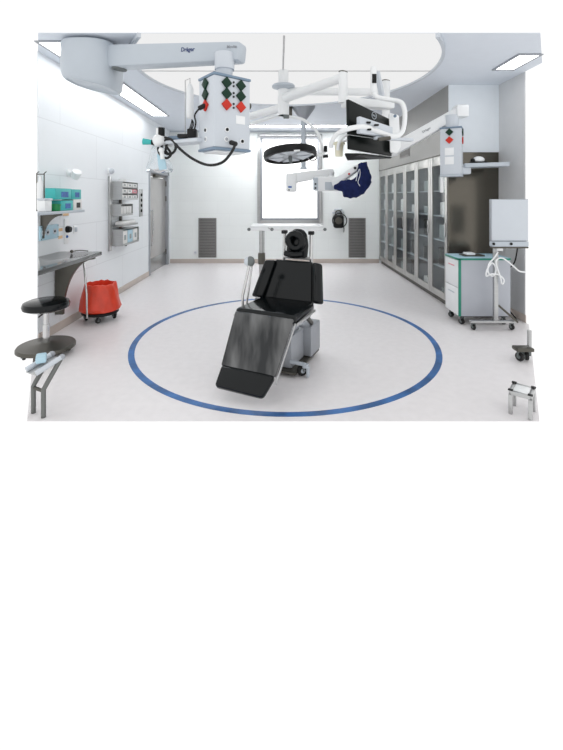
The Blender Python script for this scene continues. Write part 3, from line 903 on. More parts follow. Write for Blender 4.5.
# base
cobj('base_housing', MB().box(-0.2, 0.19, -0.42, -0.16, 0.055, 0.345, 0.012), 'grey')
cobj('base_plate', MB().box(-0.19, 0.18, -0.42, 0.22, 0.028, 0.05, 0.006), 'steel_dark')
cobj('column', MB().box(-0.12, 0.12, -0.155, 0.16, 0.05, 0.34, 0.02).box(-0.09, 0.09, -0.10, 0.12, 0.34, 0.52, 0.01), 'grey')
cobj('hinge_arm', MB().beam((0.16, -0.26, 0.345), (0.19, 0.02, 0.52), 0.03, 0.04, 0.006).cyl((0.1, 0.0, 0.50), (0.23, 0.0, 0.50), 0.028), 'steel_dark')
for (u, v) in ((0.21, 0.13), (-0.22, 0.13), (0.13, -0.36), (-0.14, -0.36)):
    w = CM @ V((u, v, 0))
    big = v > 0
    caster((w.x, w.y), 0.048 if big else 0.018, chair, w=0.04 if big else 0.02, yaw=math.radians(-70) if big else 0.3, fork='lgrey')
cobj('brake_pedal', MB().box(0.10, 0.25, 0.14, 0.165, 0.10, 0.13, 0.008).box(0.232, 0.272, 0.12, 0.185, 0.09, 0.12, 0.008).box(0.262, 0.285, 0.13, 0.17, 0.01, 0.10, 0.006), 'lgrey')
# armrest lever on the left of the photo
k1 = obj('lever_post', MB().tube([CM @ V((-0.305, 0.30, 0.56)), CM @ V((-0.305, 0.30, 0.70)), CM @ V((-0.27, 0.24, 0.97))], 0.012).tube([CM @ V((-0.305, 0.24, 0.56)), CM @ V((-0.262, 0.20, 0.97))], 0.009), 'chrome', chair)
kp = CM @ V((-0.266, 0.225, 1.005))
obj('lever_knob', MB().ball(kp, 0.042, (0.95, 0.95, 1.15)), 'grey_rub', k1)
obj('knob_cover', MB().ball(kp + V((-0.03, -0.0, 0.0)), 0.034, (0.9, 1, 1.2)), 'white2', k1)

# ------------------------------------------------------------------ instrument table behind the chair
iy = 6.0
x0, x1 = at(247.5, 0, iy).x, at(326, 0, iy).x
zt = at(0, 224.5, iy).z
zl = at(0, 231, iy).z
cxp = at(261, 0, iy).x
t = thing('instrument_table', 'wide white instrument table on a steel post behind the chair, below the window', 'table', (cxp, iy, 0))
obj('tabletop', MB().box(x0 + 0.04, x1 - 0.04, iy, iy + 0.5, zl + 0.035, zl + 0.08, 0.015).box(x0 + 0.02, x1 - 0.02, iy - 0.03, iy, zl + 0.005, zl + 0.045, 0.01), 'white', t)
for x in (x0 + 0.025, at(272, 0, iy).x, x1 - 0.02):
    obj('knob', MB().lathe([(0.02, 0), (0.026, 0.012), (0.02, 0.03), (0, 0.032)], (x, iy - 0.03, zl + 0.028), axis=(0, -1, 0), seg=14), 'grey_rub', t)
obj('clamp_lever', MB().tube([(at(268, 0, iy).x, iy - 0.03, zl + 0.05), (at(273, 0, iy).x, iy - 0.06, zl + 0.02)], 0.008), 'chrome', t)
obj('post', MB().cyl((cxp, iy + 0.1, 0.12), (cxp, iy + 0.1, zl + 0.02), 0.033).box(cxp + 0.036, cxp + 0.05, iy + 0.09, iy + 0.11, 0.6, zl + 0.02, 0.002), 'steel', t)
obj('height_clamp', MB().box(cxp - 0.05, cxp + 0.06, iy + 0.05, iy + 0.15, 0.56, 0.74, 0.02), 'steel_dark', t)
obj('base', MB().beam((cxp - 0.1, iy + 0.1, 0.11), (cxp + 0.62, iy + 0.1, 0.11), 0.05, 0.035, 0.006).beam((cxp - 0.05, iy - 0.14, 0.11), (cxp - 0.05, iy + 0.42, 0.11), 0.05, 0.035, 0.006), 'steel', t)
for p in ((cxp + 0.58, iy + 0.1), (cxp - 0.05, iy - 0.11), (cxp - 0.05, iy + 0.39)):
    caster(p, 0.036, t, w=0.025)

# ================================================================== CEILING PENDANTS
# ---- big supply pendant at the upper left
hy = 4.135
hx = at(93, 0, hy).x
pend = thing('supply_pendant', 'large white ceiling supply pendant at the left, with green and red socket column', 'ceiling pendant', (hx, hy, ZC))
HR = 0.278
rings = []
prof = [(0.17, ZC), (0.17, 3.168), (HR * 0.97, 3.168), (HR * 1.0, 3.15), (HR, 2.90), (HR * 0.99, 2.84), (HR * 0.955, 2.785), (HR * 0.90, 2.76), (HR * 0.84, 2.756), (HR * 0.80, 2.77), (0.001, 2.78)]
for r, z in prof:
    rg = []
    for j in range(48):
        a = 2 * math.pi * j / 48
        # superellipse footprint, its underside cut on a slant
        ca, sa = math.cos(a), math.sin(a)
        k = (abs(ca) ** 2.8 + abs(sa) ** 2.8) ** (-1 / 2.8)
        x = hx + r * k * ca
        y = hy + r * k * sa
        dz = -(x - hx) * 0.20 if z < 3.1 else 0
        rg.append(V((x, y, z + dz)))
    rings.append(rg)
obj('column_housing', MB().rings(rings), 'lgrey', pend, smooth=50)
# arm from the housing to the head
head_top = 2.62
a_l = V((hx + 0.20, hy - 0.08, 3.03))
a_r = at(243, 53, 3.42)
arm = MB()
d = (a_r - a_l).normalized()
arm.beam(a_l, a_r, 0.17, 0.235, 0.03, w1=0.15, h1=0.165)
armo = obj('boom_arm', arm, 'lgrey', pend)
s = d.cross(V((0, 0, 1))).normalized()          # towards the viewer side
if s.y > 0:
    s = -s
upv = d.cross(s)
if upv.z < 0:
    upv = -upv
def on_arm(f, off, h, w0=0.17, w1=0.15):
    p = a_l.lerp(a_r, f)
    return p + s * ((w0 + (w1 - w0) * f) / 2 + off) + upv * h
# the near side of a tapering arm turns a little towards its thin end
xd = (on_arm(0.9, 0, 0) - on_arm(0.1, 0, 0)).normalized()
text('lettering', 'Dräger', 0.052, on_arm(0.665, 0.001, 0.022), xd, upv, 'lettering', armo)
text('type_lettering', 'Movita', 0.036, on_arm(0.955, 0.001, 0.03), xd, upv, 'lettering2', armo, 0.001)
obj('joint_cap', MB().lathe([(0.075, 0), (0.07, 0.012), (0, 0.016)], a_l + d * 0.16 - upv * 0.112, axis=-upv, seg=24), 'grey_rub', armo)
obj('indicator', MB().ball(on_arm(0.86, 0.0, -0.05), 0.008), 'bluegrey', armo)

# head: near corner, right face and left face
C0 = V((at(214, 0, 3.2).x, 3.2, 0))
er = V((0.276, 0.22, 0)).normalized()
el = V((-0.22, 0.276, 0)).normalized()
LR, LL = 0.355, 0.265
z0h, z1h = 2.01, 2.60
def quad(z, grow=0.0):
    a = C0 - er * grow - el * grow
    return [V((p.x, p.y, z)) for p in (a, a + er * (LR + 2 * grow), a + er * (LR + 2 * grow) + el * (LL + 2 * grow), a + el * (LL + 2 * grow))]
head = obj('socket_column', MB().prism(quad(z0h), (0, 0, z1h - z0h), 0.01), 'white2', pend)
obj('end_plate', MB().prism(quad(z1h, 0.006), (0, 0, 0.022), 0.005), 'bluegrey', pend)
obj('end_plate', MB().prism(quad(z0h - 0.022, 0.006), (0, 0, 0.022), 0.005), 'bluegrey', pend)
obj('bottom_cover', MB().prism(quad(z0h - 0.036, -0.03), (0, 0, 0.014), 0.004), 'white', pend)
hc = C0 + er * LR / 2 + el * LL / 2
nk = a_l.lerp(a_r, 0.88)
obj('neck', MB().cyl((hc.x, hc.y, z1h + 0.02), (hc.x, hc.y, z1h + 0.11), 0.062, 0.075).cyl((hc.x, hc.y, z1h + 0.10), (hc.x, hc.y, nk.z - 0.03), 0.085, 0.085), 'white2', pend)
nr = er.cross(V((0, 0, 1)))          # outward normal of the right face
if nr.y > 0:
    nr = -nr
nl = el.cross(V((0, 0, 1)))
if nl.y > 0:
    nl = -nl
def face_pt(e, n, f, z, off=0.0):
    p = C0 + e * f + n * off
    return V((p.x, p.y, z))
def diamond(e, n, f, z, size, m, parent, lab):
    c = face_pt(e, n, f, z)
    up = V((0, 0, 1))
    h = size / 2
    pts = [c + up * h, c + e * h, c - up * h, c - e * h]
    o = obj('gas_socket', MB().prism(pts, n * 0.018, 0.003), m, parent, label=lab)
    pts = [c + n * 0.018 + up * h * 0.82, c + n * 0.018 + e * h * 0.82, c + n * 0.05 - up * h * 0.0 + e * h * 0.45, c + n * 0.05 + up * h * 0.35]
    return o
zrow = [2.548, 2.458, 2.366]
for i, z in enumerate(zrow):
    m, lb = ('green', 'green socket') if i < 2 else ('red', 'red socket')
    diamond(er, nr, 0.115, z, 0.098, m, head, lb)
    diamond(er, nr, 0.255, z, 0.098, m, head, lb)
    diamond(el, nl, 0.135, z, 0.10, m, head, lb)
    for dz in (0.016, -0.016):
        obj('pin', MB().cyl(face_pt(er, nr, 0.185, z + dz), face_pt(er, nr, 0.185, z + dz, 0.008), 0.0085, seg=12), 'black', head)
for e, n, f, z, m in ((el, nl, 0.135, 2.16, 'black'), (er, nr, 0.12, 2.16, 'black'), (er, nr, 0.27, 2.075, 'black'), (er, nr, 0.115, 2.08, 'grey'), (el, nl, 0.135, 2.085, 'grey')):
    o = obj('cable_socket', MB().lathe([(0.022, 0), (0.022, 0.006), (0.015, 0.007), (0.0, 0.007)], face_pt(e, n, f, z), axis=n, seg=18), 'white', head)
    obj('contact', MB().cyl(face_pt(e, n, f, z, 0.005), face_pt(e, n, f, z, 0.011), 0.014, seg=14), m, o)
obj('data_label', MB().prism([face_pt(er, nr, 0.21, 2.22), face_pt(er, nr, 0.30, 2.22), face_pt(er, nr, 0.30, 2.29), face_pt(er, nr, 0.21, 2.29)], nr * 0.003), 'white', head)
kb = C0 + er * LR + el * 0.06
obj('side_knob', MB().lathe([(0.03, 0), (0.036, 0.012), (0.03, 0.034), (0, 0.036)], (kb.x, kb.y, 2.40), axis=er, seg=18), 'steel_dark', head)
# tray reaching left from the head
tr0 = C0 + el * LL * 0.75
trA, trB = V((tr0.x, tr0.y, 2.085)), at(172, 139, 3.75)
tray = obj('tray_arm', MB().beam(trA + V((0.02, 0.02, 0)), V((trB.x, trB.y, 2.11)), 0.17, 0.035, 0.01), 'white2', pend)
obj('tray_edge', MB().beam(V((trB.x + 0.13, trB.y - 0.10, 2.145)), V((trB.x, trB.y - 0.02, 2.15)), 0.10, 0.04, 0.008), 'bluegrey', tray)

# cables plugged into the head
p0 = face_pt(el, nl, 0.135, zrow[2], 0.012)
q = at(194, 131, 3.42)
t = solo('connector_cable', MB().cyl(p0, p0 + nl * 0.05 + V((0, 0, -0.03)), 0.02, seg=12).tube([p0 + nl * 0.045 + V((0, 0, -0.025)), p0 + nl * 0.07 + V((-0.02, 0, -0.09)), q + V((0.02, -0.02, 0.07)), q], 0.007, smooth=5), 'rubber', 'short black hose plugged into the red socket on the pendant\'s left face', 'cable')
pz = face_pt(er, nr, 0.155, 2.055, 0.012)
cb = [pz, pz + nr * 0.06 + V((0, 0, -0.02)), at(231, 153, 3.18), at(222, 162.5, 3.2), at(208, 165, 3.25), at(193, 159, 3.35), at(180, 149, 3.5), at(172, 140, 3.6), at(165, 137.5, 3.66)]
solo('black_hose', MB().tube(cb, 0.0115, smooth=6).cyl(pz, pz + nr * 0.07 + V((0, 0, -0.02)), 0.02, seg=12), 'rubber', 'long black hose hanging in a loop below the green and red pendant', 'cable')
# black connector block on the tray
t = thing('connector_block', 'black block of cable connectors on the pendant tray left of the socket column', 'connector', at(193, 137, 3.5))
c = at(193.5, 134, 3.52)
obj('block', MB().box(c.x - 0.05, c.x + 0.03, c.y - 0.04, c.y + 0.05, 2.128, 2.205, 0.008), 'black', t)
obj('connector_row', MB().box(c.x - 0.14, c.x - 0.05, c.y - 0.03, c.y + 0.04, 2.128, 2.16, 0.006), 'rubber', t)
for k in range(3):
    obj('lead', MB().tube([(c.x - 0.02 - 0.01 * k, c.y, 2.2), (c.x + 0.005 - 0.012 * k, c.y - 0.01, 2.25), (c.x - 0.01, c.y - 0.02, 2.29)], 0.005, smooth=4, seg=6), 'rubber', t)

# hose cluster with a clear bag at the tray's end
hcx = at(162, 0, 3.72).x
t = thing('hose_rack', 'bunch of white holders, black coiled hoses and a teal nozzle at the pendant tray end', 'medical device', (hcx, 3.72, 1.9))
obj('mount', MB().box(hcx - 0.03, hcx + 0.10, 3.70, 3.76, 2.08, 2.13, 0.01).ball((hcx - 0.02, 3.70, 2.13), 0.06, (1.1, 0.9, 1)), 'white', t)
obj('knob', MB().cyl((hcx - 0.0, 3.70, 2.17), (hcx - 0.0, 3.70, 2.25), 0.032), 'black', t)
obj('cap', MB().cyl((hcx - 0.032, 3.69, 2.175), (hcx - 0.032, 3.69, 2.245), 0.016), 'white', t)
obj('nozzle', MB().cyl((hcx - 0.09, 3.70, 2.115), (hcx - 0.17, 3.69, 2.12), 0.022, 0.03), 'teal', t)
obj('nozzle_collar', MB().cyl((hcx - 0.055, 3.70, 2.11), (hcx - 0.09, 3.70, 2.115), 0.026), 'black', t)
obj('coiled_hose', MB().torus((hcx + 0.075, 3.68, 2.07), (0.2, 1, 0.1), 0.07, 0.012).torus((hcx + 0.10, 3.66, 2.06), (0.5, 1, -0.2), 0.062, 0.011).tube([(hcx - 0.02, 3.66, 2.06), (hcx + 0.0, 3.65, 2.0), (hcx + 0.06, 3.65, 1.96), (hcx + 0.10, 3.66, 2.0), (hcx + 0.05, 3.66, 2.08)], 0.012, smooth=5), 'rubber', t)
obj('valve', MB().cyl((hcx + 0.02, 3.64, 2.03), (hcx + 0.03, 3.64, 1.95), 0.02).ball((hcx + 0.02, 3.63, 2.03), 0.026), 'white', t)
bag = MB()
rings = []
bcx, bcy = hcx - 0.05, 3.74
for i in range(9):
    f = i / 8
    rg = []
    for j in range(28):
        a = 2 * math.pi * j / 28
        rx = 0.05 + 0.075 * f
        ry = 0.03 + 0.025 * math.sin(f * math.pi)
        w = 1 + 0.14 * noise.noise(V((math.cos(a) * 2, math.sin(a) * 2, f * 3)))
        rg.append(V((bcx + 0.02 * f + rx * math.cos(a) * w, bcy + ry * math.sin(a) * w, 2.10 - 0.25 * f + 0.02 * math.sin(a * 3) * f)))
    rings.append(rg)
bag.rings(rings)
solo('plastic_bag', bag, 'film', 'clear plastic bag hanging under the hose bunch, in front of the door', 'bag')
solo('tubing_pack', MB().prism([(bcx + 0.02, bcy - 0.09, 2.0), (bcx + 0.09, bcy - 0.085, 1.98), (bcx + 0.11, bcy - 0.08, 1.86), (bcx + 0.04, bcy - 0.085, 1.85)], (0, 0.02, 0), 0.006), 'paleblue', 'pale blue packet hanging beside the clear plastic bag', 'packet')
# drip rod
ip = at(190, 0, 3.72)
t = thing('drip_canister', 'slim white cylinder on a thin rod left of the green and red pendant', 'canister', (ip.x, 3.72, 2.1))
obj('rod', MB().tube([(ip.x - 0.045, 3.72, 2.128), (ip.x - 0.045, 3.72, 2.70), (ip.x, 3.72, 2.72), (ip.x, 3.72, 2.66)], 0.005, seg=8), 'steel', t)
obj('cylinder', MB().lathe([(0, 2.34), (0.03, 2.345), (0.034, 2.37), (0.034, 2.62), (0.02, 2.65), (0.012, 2.67), (0, 2.67)], (ip.x, 3.72, 0), seg=20), 'white', t)

# ---- central ceiling column with its jointed arms
kx, ky = 0.055, 4.93
hub = thing('central_pendant', 'white central ceiling column with tubular arms, under the round light', 'ceiling pendant', (kx, ky, ZC))
obj('post', MB().cyl((kx, ky, ZC - 0.02), (kx, ky, 2.62), 0.064).cyl((kx, ky, 2.86), (kx, ky, 2.62), 0.072), 'white', hub)
obj('collar', MB().lathe([(0.06, 3.02), (0.135, 3.0), (0.145, 2.985), (0.14, 2.97), (0.07, 2.945)], (kx, ky, 0), seg=32), 'lgrey', hub)
e1 = at(343, 78, 4.10)
a1 = V((kx + 0.03, ky - 0.04, 2.83))
o = obj('arm', MB().tube([a1, e1 + V((0, 0, 0.005))], [0.062, 0.048], seg=18), 'white', hub)
p = obj('elbow', MB().cyl((e1.x, e1.y, 2.60), (e1.x, e1.y, 2.895), 0.047).cyl((e1.x, e1.y, 2.58), (e1.x, e1.y, 2.61), 0.05), 'white', hub)
obj('cap', MB().lathe([(0.047, 0), (0.048, 0.01), (0.03, 0.018), (0, 0.018)], (e1.x, e1.y, 2.895), seg=20, axis=(0.15, -0.1, 1)), 'steel_dark', p)
e2 = at(386, 87, 5.0)
obj('arm', MB().tube([V((kx + 0.04, ky + 0.02, 2.93)), V((e2.x, e2.y, 2.93))], [0.05, 0.045], seg=18), 'white', hub)
p = obj('elbow', MB().cyl((e2.x, e2.y, 2.55), (e2.x, e2.y, 3.07), 0.05), 'white', hub)
obj('cap', MB().lathe([(0.05, 0), (0.05, 0.01), (0.03, 0.018), (0, 0.018)], (e2.x, e2.y, 3.07), seg=20, axis=(0.15, -0.1, 1)), 'steel_dark', p)
e3 = at(219, 125, 6.0)
obj('arm', MB().tube([V((kx - 0.03, ky + 0.03, 2.72)), V((e3.x, e3.y, 2.70))], 0.05, seg=18).tube([V((kx - 0.03, ky + 0.05, 2.65)), V((e3.x + 0.05, e3.y + 0.05, 2.58))], 0.026, seg=12), 'white', hub)
obj('arm_end', MB().cyl((e3.x, e3.y, 2.52), (e3.x, e3.y, 2.80), 0.06), 'white', hub)

# ---- right supply pendant, carried by the second elbow
A = V((at(440, 0, 5.25).x, 5.25, 0)); B = V((at(461.5, 0, 5.12).x, 5.12, 0))
e = (B - A).normalized()
bk = V((-e.y, e.x, 0))
if bk.y < 0:
    bk = -bk
w2, d2 = (B - A).length, 0.22
rz0, rz1 = 1.90, 2.505
rp = thing('small_supply_pendant', 'slim white supply pendant at the right with one green and one red socket', 'ceiling pendant', (A.x, A.y, rz0))
def q2(z, g=0.0):
    a = A - e * g - bk * g
    return [V((p.x, p.y, z)) for p in (a, a + e * (w2 + 2 * g), a + e * (w2 + 2 * g) + bk * (d2 + 2 * g), a + bk * (d2 + 2 * g))]
rh = obj('socket_column', MB().prism(q2(rz0), (0, 0, rz1 - rz0), 0.012), 'white2', rp)
obj('end_plate', MB().prism(q2(rz1, 0.004), (0, 0, 0.02), 0.005), 'bluegrey', rp)
obj('end_plate', MB().prism(q2(rz0 - 0.03, 0.004), (0, 0, 0.03), 0.008), 'lgrey', rp)
fn = -bk
def rp_pt(f, z, off=0):
    p = A + e * f + fn * off
    return V((p.x, p.y, z))
for z, m, lb in ((2.455, 'green', 'green socket'), (2.35, 'red', 'red socket')):
    c = rp_pt(0.115, z)
    obj('gas_socket', MB().prism([c + V((0, 0, 0.05)), c + e * 0.05, c - V((0, 0, 0.05)), c - e * 0.05], fn * 0.014, 0.003), m, rh, label=lb)
    c = B + bk * 0.1
    c = V((c.x, c.y, z))
    obj('gas_socket', MB().prism([c + V((0, 0, 0.05)), c + bk * 0.05, c - V((0, 0, 0.05)), c - bk * 0.05], e * 0.014, 0.003), m, rh, label=lb)
for z in (2.03, 2.15):
    obj('blank_plate', MB().prism([rp_pt(0.06, z), rp_pt(0.17, z), rp_pt(0.17, z + 0.1), rp_pt(0.06, z + 0.1)], fn * 0.004, 0.001), 'white', rh)
obj('lower_post', MB().cyl((A.x + 0.05, A.y + 0.06, 1.66), (A.x + 0.05, A.y + 0.06, rz0 - 0.03), 0.022), 'white', rp)
mc = A + e * w2 / 2 + bk * d2 / 2
ra1 = V((mc.x + 0.10, mc.y - 0.02, 2.735))
ra0 = V((e2.x + 0.18, e2.y + 0.35, 2.33))
ra0 = at(393, 150, 5.6)
arm2 = obj('boom_arm', MB().beam(ra0, ra1, 0.14, 0.17, 0.025, w1=0.15, h1=0.14), 'white', rp)
obj('arm_end', MB().box(-0.07, 0.09, -0.085, 0.085, -0.075, 0.085, 0.02, M4=Matrix.Translation(ra1)), 'white', rp)
obj('neck', MB().cyl((mc.x, mc.y, rz1 + 0.02), (mc.x, mc.y, 2.69), 0.085, 0.095), 'white2', rp)
obj('drop_tube', MB().tube([(e2.x, e2.y, 2.55), (e2.x + 0.01, e2.y + 0.05, 2.42), ra0 + V((0.0, 0, 0.02))], 0.055, seg=14, smooth=4).ball(ra0, 0.10), 'white', rp)
d2v = (ra1 - ra0).normalized()
s2 = d2v.cross(V((0, 0, 1))).normalized()
if s2.y > 0:
    s2 = -s2
u2 = s2.cross(d2v)
if u2.z < 0:
    u2 = -u2
text('lettering', 'Dräger', 0.042, ra0.lerp(ra1, 0.52) + s2 * 0.0745 + u2 * 0.0, d2v, u2, 'lettering2', arm2)
# its shelf to the right
sy0 = 5.24
sA = B + bk * 0.1
tz = at(0, 165, sy0).z
shelf = obj('shelf_arm', MB().prism([(sA.x + 0.06, sy0 + 0.02, tz - 0.03), (3.02, sy0 - 0.08, tz - 0.02), (3.06, sy0 - 0.02, tz - 0.02), (3.04, sy0 + 0.26, tz - 0.02), (sA.x + 0.10, sy0 + 0.26, tz - 0.03)], (0, 0, 0.055), 0.012), 'lgrey', rp)
obj('shelf_bracket', MB().box(sA.x - 0.01, sA.x + 0.16, sy0 + 0.04, sy0 + 0.16, tz - 0.12, tz - 0.02, 0.02), 'white2', shelf)
c = at(478, 158, 5.3)
t = thing('face_mask', 'white and black handheld device lying on the small right pendant\'s shelf', 'medical device', (c.x, 5.34, tz + 0.036))
obj('shell', MB().ball((c.x + 0.03, 5.34, tz + 0.08), 0.06, (1.3, 0.8, 0.75)), 'white', t)
obj('grip', MB().box(c.x - 0.08, c.x + 0.13, 5.30, 5.38, tz + 0.037, tz + 0.056, 0.008).ball((c.x - 0.05, 5.34, tz + 0.07), 0.032), 'black', t)

# ---- monitor carrier on the first elbow
mon = thing('monitor_carrier', 'white tubular monitor carrier hanging from the elbow right of the central column', 'monitor mount', (e1.x, e1.y, 2.58))
obj('spring_arm', MB().beam((e1.x, e1.y, 2.585), at(392, 106, 4.25), 0.13, 0.10, 0.02, h1=0.08), 'white', mon)
h = at(373.5, 80, 4.0)
hb = obj('handle_unit', MB().box(h.x - 0.03, h.x + 0.03, 3.97, 4.03, at(0, 94, 4.0).z, at(0, 66, 4.0).z, 0.022, seg=3), 'white', mon)
obj('display', MB().box(h.x - 0.022, h.x + 0.022, 3.962, 3.97, at(0, 84, 4.0).z, at(0, 75, 4.0).z, 0.002), 'black', hb)
obj('strut', MB().beam(at(377, 71, 4.12), at(382, 97, 4.2), 0.05, 0.05, 0.012), 'white2', mon)
yk = [at(374, 92, 4.0), at(377, 97, 3.98), at(392, 100, 3.95), at(401, 102.5, 3.9), at(404.5, 110, 3.88), at(404.5, 122, 3.88), at(402, 132, 3.86), at(395, 136.5, 3.8), at(383, 133.5, 3.72), at(366, 127, 3.62), at(352, 128, 3.58), at(341, 131, 3.60)]
obj('yoke', MB().tube(yk, 0.024, seg=14, smooth=5), 'white', mon)
obj('handle_tube', MB().tube([at(348, 129, 3.62), at(338, 133, 3.65), at(332, 141, 3.7), at(331, 147, 3.75)], 0.020, seg=12, smooth=5).tube([at(352, 133, 3.75), at(344, 136, 3.8), at(339, 143, 3.85), at(338, 150, 3.88)], 0.016, seg=12, smooth=5), 'white', mon)
# bracket box behind the screens
def slab4(c4, thick, bev=0.004):
    p = [V(x) for x in c4]
    n = (p[1] - p[0]).cross(p[3] - p[0]).normalized()
    if n.y < 0:
        n = -n
    return MB().prism(p, n * thick, bev), n
bx_mb, _ = slab4([at(360, 116, 3.58), at(393, 127, 3.8), at(393, 137.5, 3.8), at(360, 133, 3.58)], 0.05, 0.008)
br = obj('bracket_box', bx_mb, 'white2', mon)
for (px, py) in ((368.5, 122.5), (376.5, 125), (369, 129.5)):
    c = at(px, py, 3.62)
    obj('port', MB().box(c.x - 0.02, c.x + 0.02, c.y - 0.012, c.y + 0.03, c.z - 0.008, c.z + 0.008, 0.003), 'black', br)
obj('side_housing', MB().prism([at(389, 112, 4.0), at(399, 115, 4.1), at(401, 148, 4.1), at(396, 154, 4.08), at(390, 152, 4.0)], (0.02, 0.10, 0), 0.015), 'white', mon)
obj('tool_bracket', MB().beam(at(375, 138, 3.7), at(412, 140, 3.95), 0.05, 0.03, 0.008), 'white2', mon)
obj('joint', MB().cyl(at(378, 139.5, 3.68), at(390, 138, 3.7), 0.018), 'steel_dark', mon)
obj('badge', MB().cyl(at(395, 116, 4.02), at(395, 116, 4.0), 0.016), 'bluegrey', mon)
# the two screens seen from behind
def screen_(c4, label, logo=None):
    mb, n = slab4(c4, 0.035, 0.006)
    p = [V(x) for x in c4]
    ctr = sum(p, V()) / 4
    t = thing('monitor', label, 'monitor', ctr, 'monitors on the carrier')
    cs = obj('casing', mb, 'screen', t)
    k = 0.90
    q = [ctr + (x - ctr) * k + n * 0.0345 for x in p]
    obj('display', MB().prism(q, n * 0.003), 'black', t)
    if logo is not None:
        x = (p[1] - p[0]).normalized()
        u = n.cross(x)
        if u.z < 0:
            u = -u
        u = (-n).cross(x)
        if u.z < 0:
            u = -u
        lc = V(logo) - n * 0.003
        lo = obj('logo', MB().torus(lc, n, 0.034, 0.003, seg=32, rs=6), 'lgrey', cs)
        text('logo_lettering', 'DELL', 0.022, lc, x, u, 'lgrey', lo)
    return t
m1 = [at(348.5, 99, 3.66), at(391, 119.5, 4.06), at(391, 140, 4.06), at(349.5, 134, 3.66)]
lg = (m1[0].lerp(m1[1], 0.57)).lerp(m1[3].lerp(m1[2], 0.57), 0.17)
screen_(m1, 'upper black monitor seen from behind, its white round logo showing', lg)
screen_([at(349.5, 135, 3.70), at(392, 141, 4.08), at(392, 156, 4.08), at(350, 149, 3.70)], 'lower black monitor below the upper one, behind the white tubes')
kbp = [at(345, 153, 3.62), at(364, 153.5, 3.62), at(392, 157, 4.0), at(372, 158, 4.0), at(348, 159, 3.66)]
solo('keyboard_tray', MB().prism(kbp, (0, 0.03, -0.012), 0.003), 'black', 'thin black tray sticking out under the lower monitor', 'tray')
c = at(339, 152, 3.95)
t = thing('lens_tube', 'short cream cylinder hanging left of the monitors, beside the lamp arm', 'medical device', c)
obj('tube', MB().lathe([(0.036, 0.0), (0.038, 0.01), (0.045, 0.10), (0.045, 0.12), (0, 0.12)], c + V((0, 0, -0.045)), seg=20), 'beige', t)
obj('flange', MB().lathe([(0.06, 0), (0.062, 0.01), (0.055, 0.022), (0, 0.022)], c + V((0, 0, 0.075)), seg=24), 'beige', t)
obj('holder', MB().tube([c + V((0.0, 0, 0.095)), at(340, 142, 3.93), at(347, 140, 3.9), at(352, 140, 3.87)], 0.013, smooth=3), 'white', t)

# ---- operating lamp
lc = at(290, 154.5, 4.70)
lamp = thing('surgical_lamp', 'flat round operating lamp with a dark rim hanging before the bright window', 'operating lamp', lc)
ax = V((-0.08, 0.165, 1)).normalized()
R = 0.312
obj('housing', MB().lathe([(0, 0.06), (R * 0.7, 0.06), (R * 0.93, 0.045), (R * 0.94, 0.03)], lc, seg=48, axis=ax), 'lgrey', lamp)
obj('rim', MB().lathe([(R * 0.90, 0.05), (R * 1.0, 0.04), (R * 1.03, 0.0), (R * 1.0, -0.04), (R * 0.92, -0.045), (R * 0.89, -0.02), (R * 0.89, 0.03)], lc, seg=56, axis=ax), M['black'], lamp)
face = obj('lamp_face', MB().lathe([(0, -0.022), (R * 0.2, -0.024), (R * 0.9, -0.012), (R * 0.9, 0.02), (0, 0.03)], lc, seg=40, axis=ax), 'grey', lamp)
qx = ax.to_track_quat('Z', 'Y').to_matrix()
for k in range(6):
    a0 = 2 * math.pi * k / 6
    pts = []
    for (rr, da) in ((0.32, -0.30), (0.82, -0.42), (0.82, 0.42), (0.32, 0.30)):
        pts.append(lc + qx @ V((R * rr * math.cos(a0 + da), R * rr * math.sin(a0 + da), -0.030)))
    obj('lens', MB().prism(pts, ax * 0.012, 0.003), 'white2', face)
obj('sterile_handle', MB().lathe([(0.02, 0), (0.024, -0.03), (0.016, -0.09), (0, -0.095)], lc - ax * 0.02, seg=16, axis=ax), 'grey_rub', lamp)
obj('side_handle', MB().torus(lc + qx @ V((-R * 0.98, 0, -0.01)), (0.1, -1, 0.3), 0.055, 0.009, seg=20, rs=8), 'chrome', lamp)
obj('badge', MB().prism([at(294, 149.9, 4.372), at(300, 149.6, 4.372), at(300, 151.1, 4.372), at(294, 151.4, 4.372)], (0, 0.02, 0)), 'white', lamp)
la = [V((kx + 0.05, ky - 0.03, 2.60)), at(300, 118.5, 4.85), at(308, 123, 4.82), at(317, 132, 4.78), at(321, 142, 4.75), at(322, 150, 4.73), at(325, 152, 4.72)]
obj('arm', MB().tube(la, 0.018, smooth=5, seg=12), 'white', lamp)
obj('arm_joint', MB().box(la[0].x - 0.05, la[0].x + 0.02, la[0].y - 0.05, la[0].y + 0.02, 2.575, 2.615, 0.008), 'grey_rub', lamp)
obj('pivot', MB().cyl(at(325.5, 146, 4.7), at(325.5, 152, 4.7), 0.022).cyl(at(323, 156.5, 4.7), at(328, 156, 4.7), 0.02), 'black', lamp)
obj('yoke', MB().tube([at(325, 152, 4.7), at(322, 155, 4.7), at(314, 154, 4.7), at(309, 153, 4.70)], 0.017, seg=10, smooth=3), 'white', lamp)

